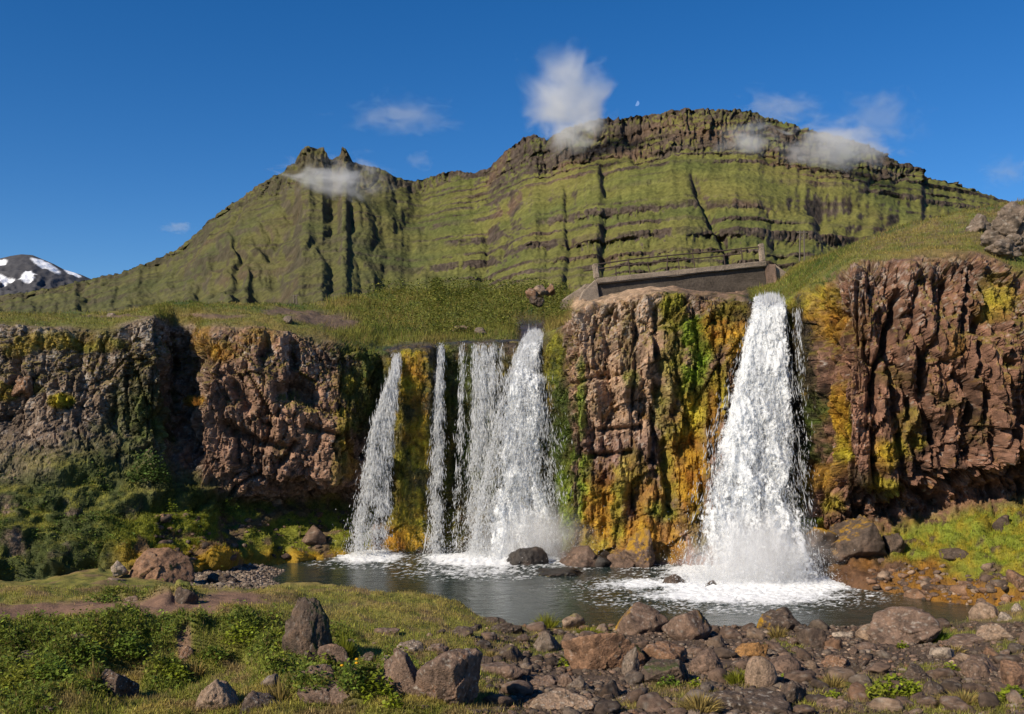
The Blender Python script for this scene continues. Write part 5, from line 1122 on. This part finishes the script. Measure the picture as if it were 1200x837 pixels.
TF = [(820,825,56,26,'wide dry orange grass tuft on the dark bedrock boulder',DRY,500),(865,795,36,18,'yellow green grass tuft left of the tall smooth stone',YG,260),(640,728,40,20,'yellow grass tuft at the end of the turf',YG,300),(690,740,40,12,'grass strip running along the top of the reddish slab',YG,240),
 (912,742,30,16,'dry grass tuft at the dark shore boulder',DRY,200),(1100,745,44,18,'thin dark green grass right of the peaked boulder',MG,260),(405,765,26,40,'tall yellow green grass beside the tall dark rock',YG,300),(1130,820,70,20,'mossy dry grass mat in the lower right',DRY,400),
 (975,800,36,18,'brownish grass left of the widest leafy patch',DRY,220),(545,770,20,14,'dry grass between the big boulders',DRY,120),(575,768,22,12,'yellow dry grass near the dark stones',DRY,120),(1120,762,30,12,'dry grass beside the little bright plant',DRY,120),(230,785,30,24,'dead brown grass stalks between the bushes',DRY,110),(110,790,26,34,'dead stalks left of the triangular rock',DRY,70),(330,812,40,30,'tangle of dead stems by the rough dark rock',DRY,120),(230,470,14,12,'orange dry tuft growing from the cleft of the left cliff',(.35,.16,.03),90)]
for i, (px, py, w, h, lab, cl, n) in enumerate(TF):
    plant('grass_tuft', px, py, w, h, lab, cl, 60+i, n, Y=26.4 if lab.startswith('orange dry') else None, cat='grass tuft', blade=True)

# ------------------------------------------------------------------ bridge
M_conc = surf_mat('weathered_concrete', 3, .45, .8, .03, .95, scale2=25, color=(.25, .20, .155))
M_conc_d = surf_mat('stained_shade_concrete', 2.2, .5, .7, .03, .9, scale2=18, color=(.075, .06, .048))  # weather stains, plus a dark tone standing in for shade on the beams
M_rust = surf_mat('rusty_iron', 12, .4, .3, .01, .8, scale2=50, color=(.06, .042, .034))
def bridge():
    L0 = P(np.array(692.), np.array(333.), 36.0); L1 = P(np.array(884.), np.array(313.), 37.2)
    a = Vector(L0.tolist()); b = Vector(L1.tolist()); d = b-a; ln = d.length
    yaw = math.atan2(d.y, d.x); pit = -math.atan2(d.z, math.hypot(d.x, d.y)); mid = (a+b)/2
    root = empty('footbridge', (mid.x, mid.y, mid.z)); root.rotation_euler = (0, pit, yaw)
    tag(root, 'old concrete footbridge with a rusty pipe railing above the right hand falls', 'bridge')
    wd = 1.9
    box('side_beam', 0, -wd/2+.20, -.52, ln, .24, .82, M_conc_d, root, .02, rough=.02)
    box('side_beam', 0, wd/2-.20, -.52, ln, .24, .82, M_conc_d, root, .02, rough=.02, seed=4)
    box('deck', 0, 0, -.20, ln-.01, wd-.66, .2, M_conc, root, .02)
    box('kerb', 0, -wd/2+.17, -.015, ln+.06, .44, .20, M_conc, root, .03, rough=.035, seed=2, sub=10)
    box('kerb', 0, wd/2-.17, -.015, ln+.06, .44, .20, M_conc, root, .03, rough=.035, seed=3, sub=10)
    for sx, hh, ex in ((-1, .52, 0), (1, .66, .0)):
        for sy in (-1,):
            box('end_post', sx*(ln/2-.02), sy*(wd/2-.16), .085+hh/2, .18, .20, hh, M_conc, root, .03, rough=.025, seed=sx+sy)
    for sy in (-1, 1):
        y = sy*(wd/2-.16); z0 = .085
        n = 5; xs = [-ln/2+.2+(ln-.3)*t for t in (.175, .40, .58, .885)]
        for i, x in enumerate(xs):
            lean = [.0, .12, -.03, .0][i]*(1 if sy < 0 else -1)
            tube('rail_post', [(x, y, z0-.1), (x+lean, y, z0+.60+.03*(i == 2))], .022, M_rust, root)
        tube('handrail', [(-ln/2+.02, y, z0+.50), (-ln/4, y, z0+.56), (0, y, z0+.56), (ln*.25, y, z0+.54), (ln/2-.05, y, z0+.55)], .024, M_rust, root)
    # wing walls and abutments reach down into the banks
    def wall(name, prof, thick, mat, seed):
        V = []; n = len(prof)
        for s in (-.5, .5):
            for (x, y, z) in prof: V.append((x, y+s*thick, z))
        Fc = [tuple(range(n))[::-1], tuple(range(n, 2*n))]+[(i, (i+1) % n, n+(i+1) % n, n+i) for i in range(n)]
        import bmesh
        bm = bmesh.new(); vs = [bm.verts.new(v) for v in V]; [bm.faces.new([vs[i] for i in f]) for f in Fc]
        bmesh.ops.recalc_face_normals(bm, faces=bm.faces[:]); bmesh.ops.bevel(bm, geom=bm.edges[:], offset=.03, segments=2, affect='EDGES')
        bmesh.ops.triangulate(bm, faces=bm.faces[:]); bmesh.ops.subdivide_edges(bm, edges=[e for e in bm.edges if e.calc_length() > .3], cuts=3)
        for v in bm.verts: v.co += Vector((perlin(np.array([[v.co.x*4+seed, v.co.y*4, v.co.z*4]]))[0]*.03,)*3)
        me = bpy.data.meshes.new(name); bm.to_mesh(me); bm.free(); me.materials.append(mat); o = bpy.data.objects.new(name, me); COL.objects.link(o); o.parent = root; return o
    h = -ln/2-.02
    wall('wing_wall', [(h, -wd/2+.16, .06), (h-.55, -wd/2+.05, -.32), (h-1.15, -wd/2-.1, -1.25), (h-1.5, -wd/2-.2, -2.2), (h, -wd/2-.1, -2.6)], .34, M_conc, 1)
    wall('wing_wall', [(h, wd/2-.16, .06), (h-.9, wd/2, -.4), (h-1.2, wd/2, -2.2), (h, wd/2, -2.6)], .34, M_conc, 5)
    box('abutment', ln/2+.20, 0, -1.0, .42, wd, 1.9, surf_mat('abutment_concrete', 3, .4, .7, .03, .95, scale2=22, color=(.19, .13, .10)), root, .04, rough=.04)
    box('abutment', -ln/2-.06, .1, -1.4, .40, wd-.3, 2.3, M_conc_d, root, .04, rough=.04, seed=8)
    wall('wing_wall', [(ln/2+.43, -wd/2+.3, -.05), (ln/2+1.1, -wd/2+.3, -.55), (ln/2+1.2, -wd/2+.3, -1.6), (ln/2+.43, -wd/2+.3, -1.6)], .3, M_conc, 9)
bridge()

# poles far off
M_wood = surf_mat('grey_wood', 6, .3, 0, 0, .9, color=(.12, .10, .08))
def pylon(px, py, h, Y, label):
    p = P(np.array(float(px)), np.array(float(py)), Y); H = h*Y/F
    root = empty('power_pole', p.tolist()); tag(root, label, 'pole'); s = H*.16
    tube('pole', [(-s, 0, -3), (-s*.8, 0, H)], .14, M_wood, root, 6); tube('pole', [(s, 0, -3), (s*.8, 0, H)], .14, M_wood, root, 6); tube('crossarm', [(-s*2.2, 0, H*.86), (s*2.2, 0, H*.86)], .12, M_wood, root, 6)
    tube('brace', [(-s, 0, H*.3), (s*.9, 0, H*.8)], .08, M_wood, root, 5)
pylon(940, 288, 18, 190, 'pale two legged power pole on the skyline behind the right hillside')
pylon(346, 357, 12, 230, 'small distant power pole above the left cliff')

# ------------------------------------------------------------------ moon
def moon():
    m, t, b = nodes('moonlight'); t.nodes.remove(b); e = N(t, 'ShaderNodeEmission'); e.inputs[0].default_value = (.75, .85, 1, 1); e.inputs[1].default_value = .17
    tp = N(t, 'ShaderNodeBsdfTransparent'); ad = N(t, 'ShaderNodeAddShader'); t.links.new(e.outputs[0], ad.inputs[0]); t.links.new(tp.outputs[0], ad.inputs[1]); t.links.new(ad.outputs[0], t.nodes['Material Output'].inputs[0])
    Y = 30000.; c = P(np.array(746.), np.array(121.), Y); R = 3.3*Y/F; n = 24; V = []; 
    for i in range(n+1):
        a = math.pi*i/n-math.pi/2; V.append((-math.cos(a)*R, 0, math.sin(a)*R)); V.append((math.cos(a)*R*.12, 0, math.sin(a)*R))
    o = mk('moon', V, [(2*i, 2*i+1, 2*i+3, 2*i+2) for i in range(n)], m); o.location = c.tolist(); o.rotation_euler = (0, math.radians(-25), math.pi); tag(o, 'faint half moon in the blue sky above the mountain crest', 'moon')
moon()

# ------------------------------------------------------------------ clouds
def cloud(px, py, w, h, Y, dens, label, seed, asp=(1.6, 1.6, 1.6), thr=.45, depth=.7, soft=.35, rot=0.0):
    c = P(np.array(float(px)), np.array(float(py)), Y); w = w*1.15; h = h*1.15; sx = w/2*Y/F; sz = h/2*Y/F
    V, Fc = ICO[3]; m = bpy.data.materials.new('cloud_vapour'); m.use_nodes = True; t = m.node_tree; t.nodes.remove(t.nodes['Principled BSDF'])
    pv = N(t, 'ShaderNodeVolumePrincipled'); pv.inputs['Color'].default_value = (1, 1, 1, 1); pv.inputs['Anisotropy'].default_value = .2
    tc = N(t, 'ShaderNodeTexCoord'); ln = N(t, 'ShaderNodeVectorMath', _operation='LENGTH'); t.links.new(tc.outputs['Object'], ln.inputs[0])
    mp = N(t, 'ShaderNodeMapping'); mp.inputs['Scale'].default_value = asp; mp.inputs['Location'].default_value = (seed*3.1, seed*1.7, seed); t.links.new(tc.outputs['Object'], mp.inputs[0])
    nz = N(t, 'ShaderNodeTexNoise', Scale=1.35, Detail=8.0, Roughness=.58, Distortion=.7); t.links.new(mp.outputs[0], nz.inputs['Vector'])
    fo = N(t, 'ShaderNodeMapRange'); fo.inputs[1].default_value = .05; fo.inputs[2].default_value = 1; fo.inputs[3].default_value = .34; fo.inputs[4].default_value = -.36; t.links.new(ln.outputs['Value'], fo.inputs[0])
    ns = N(t, 'ShaderNodeMath', _operation='MULTIPLY_ADD'); ns.inputs[1].default_value = 1.4; ns.inputs[2].default_value = -.2; t.links.new(nz.outputs[0], ns.inputs[0])
    ad = N(t, 'ShaderNodeMath', _operation='ADD'); t.links.new(ns.outputs[0], ad.inputs[0]); t.links.new(fo.outputs[0], ad.inputs[1])
    mr = N(t, 'ShaderNodeMapRange', _interpolation_type='SMOOTHSTEP'); mr.inputs[1].default_value = thr; mr.inputs[2].default_value = thr+soft; mr.inputs[4].default_value = dens*1.6; t.links.new(ad.outputs[0], mr.inputs[0])
    t.links.new(mr.outputs[0], pv.inputs['Density']); t.links.new(pv.outputs[0], t.nodes['Material Output'].inputs['Volume'])
    o = mk('cloud', V, Fc, m); o.location = c.tolist(); o.scale = (sx, sx*depth, sz); o.rotation_euler = (0, rot, 0); tag(o, label, 'cloud'); return o
cloud(664,110,150,138,1120,.024,'brightest puffy white cloud standing over the mountain crest',14,(1.25,1.2,1.25),.42)
cloud(668,156,116,96,1085,.030,'thin mist sinking from the puffy cloud onto the crags',2,(1.5,1.5,1.7),.48)
cloud(395,212,180,80,1270,.015,'grey mist wrapped round the left peak below its pinnacles',3,(2.0,1.5,1.8),.46,rot=.05)
cloud(472,136,200,60,2400,.0020,'faint streaky cloud in the blue between the two peaks',4,(2.8,1.5,2.2),.46)
cloud(490,188,50,30,2400,.0035,'tiny faint wisp above the saddle',5,(1.5,1.5,1.5),.45)
cloud(208,266,62,24,2600,.0045,'small thin cloud over the left slope',6,(2.0,1.5,1.6),.45)
cloud(975,172,210,84,1085,.022,'mist bank draped over the right end of the crags',7,(2.2,1.5,1.9),.47,rot=.12)
cloud(878,166,110,60,1075,.018,'pale mist patch in front of the right crags',8,(1.6,1.5,1.5),.46)
cloud(915,128,140,56,1700,.0055,'thin white veil rising behind the right crest',9,(2.2,1.5,1.8),.45,rot=.15)
cloud(1030,140,150,100,1900,.0030,'ragged faint cloud in the sky right of the crest',10,(2.4,1.5,2.2),.47)
cloud(1180,200,90,60,2600,.0022,'very faint wisp at the right edge of the sky',11,(2.0,1.5,2.0),.46)
print('done', time.time()-T0, 'objects', len(bpy.data.objects))
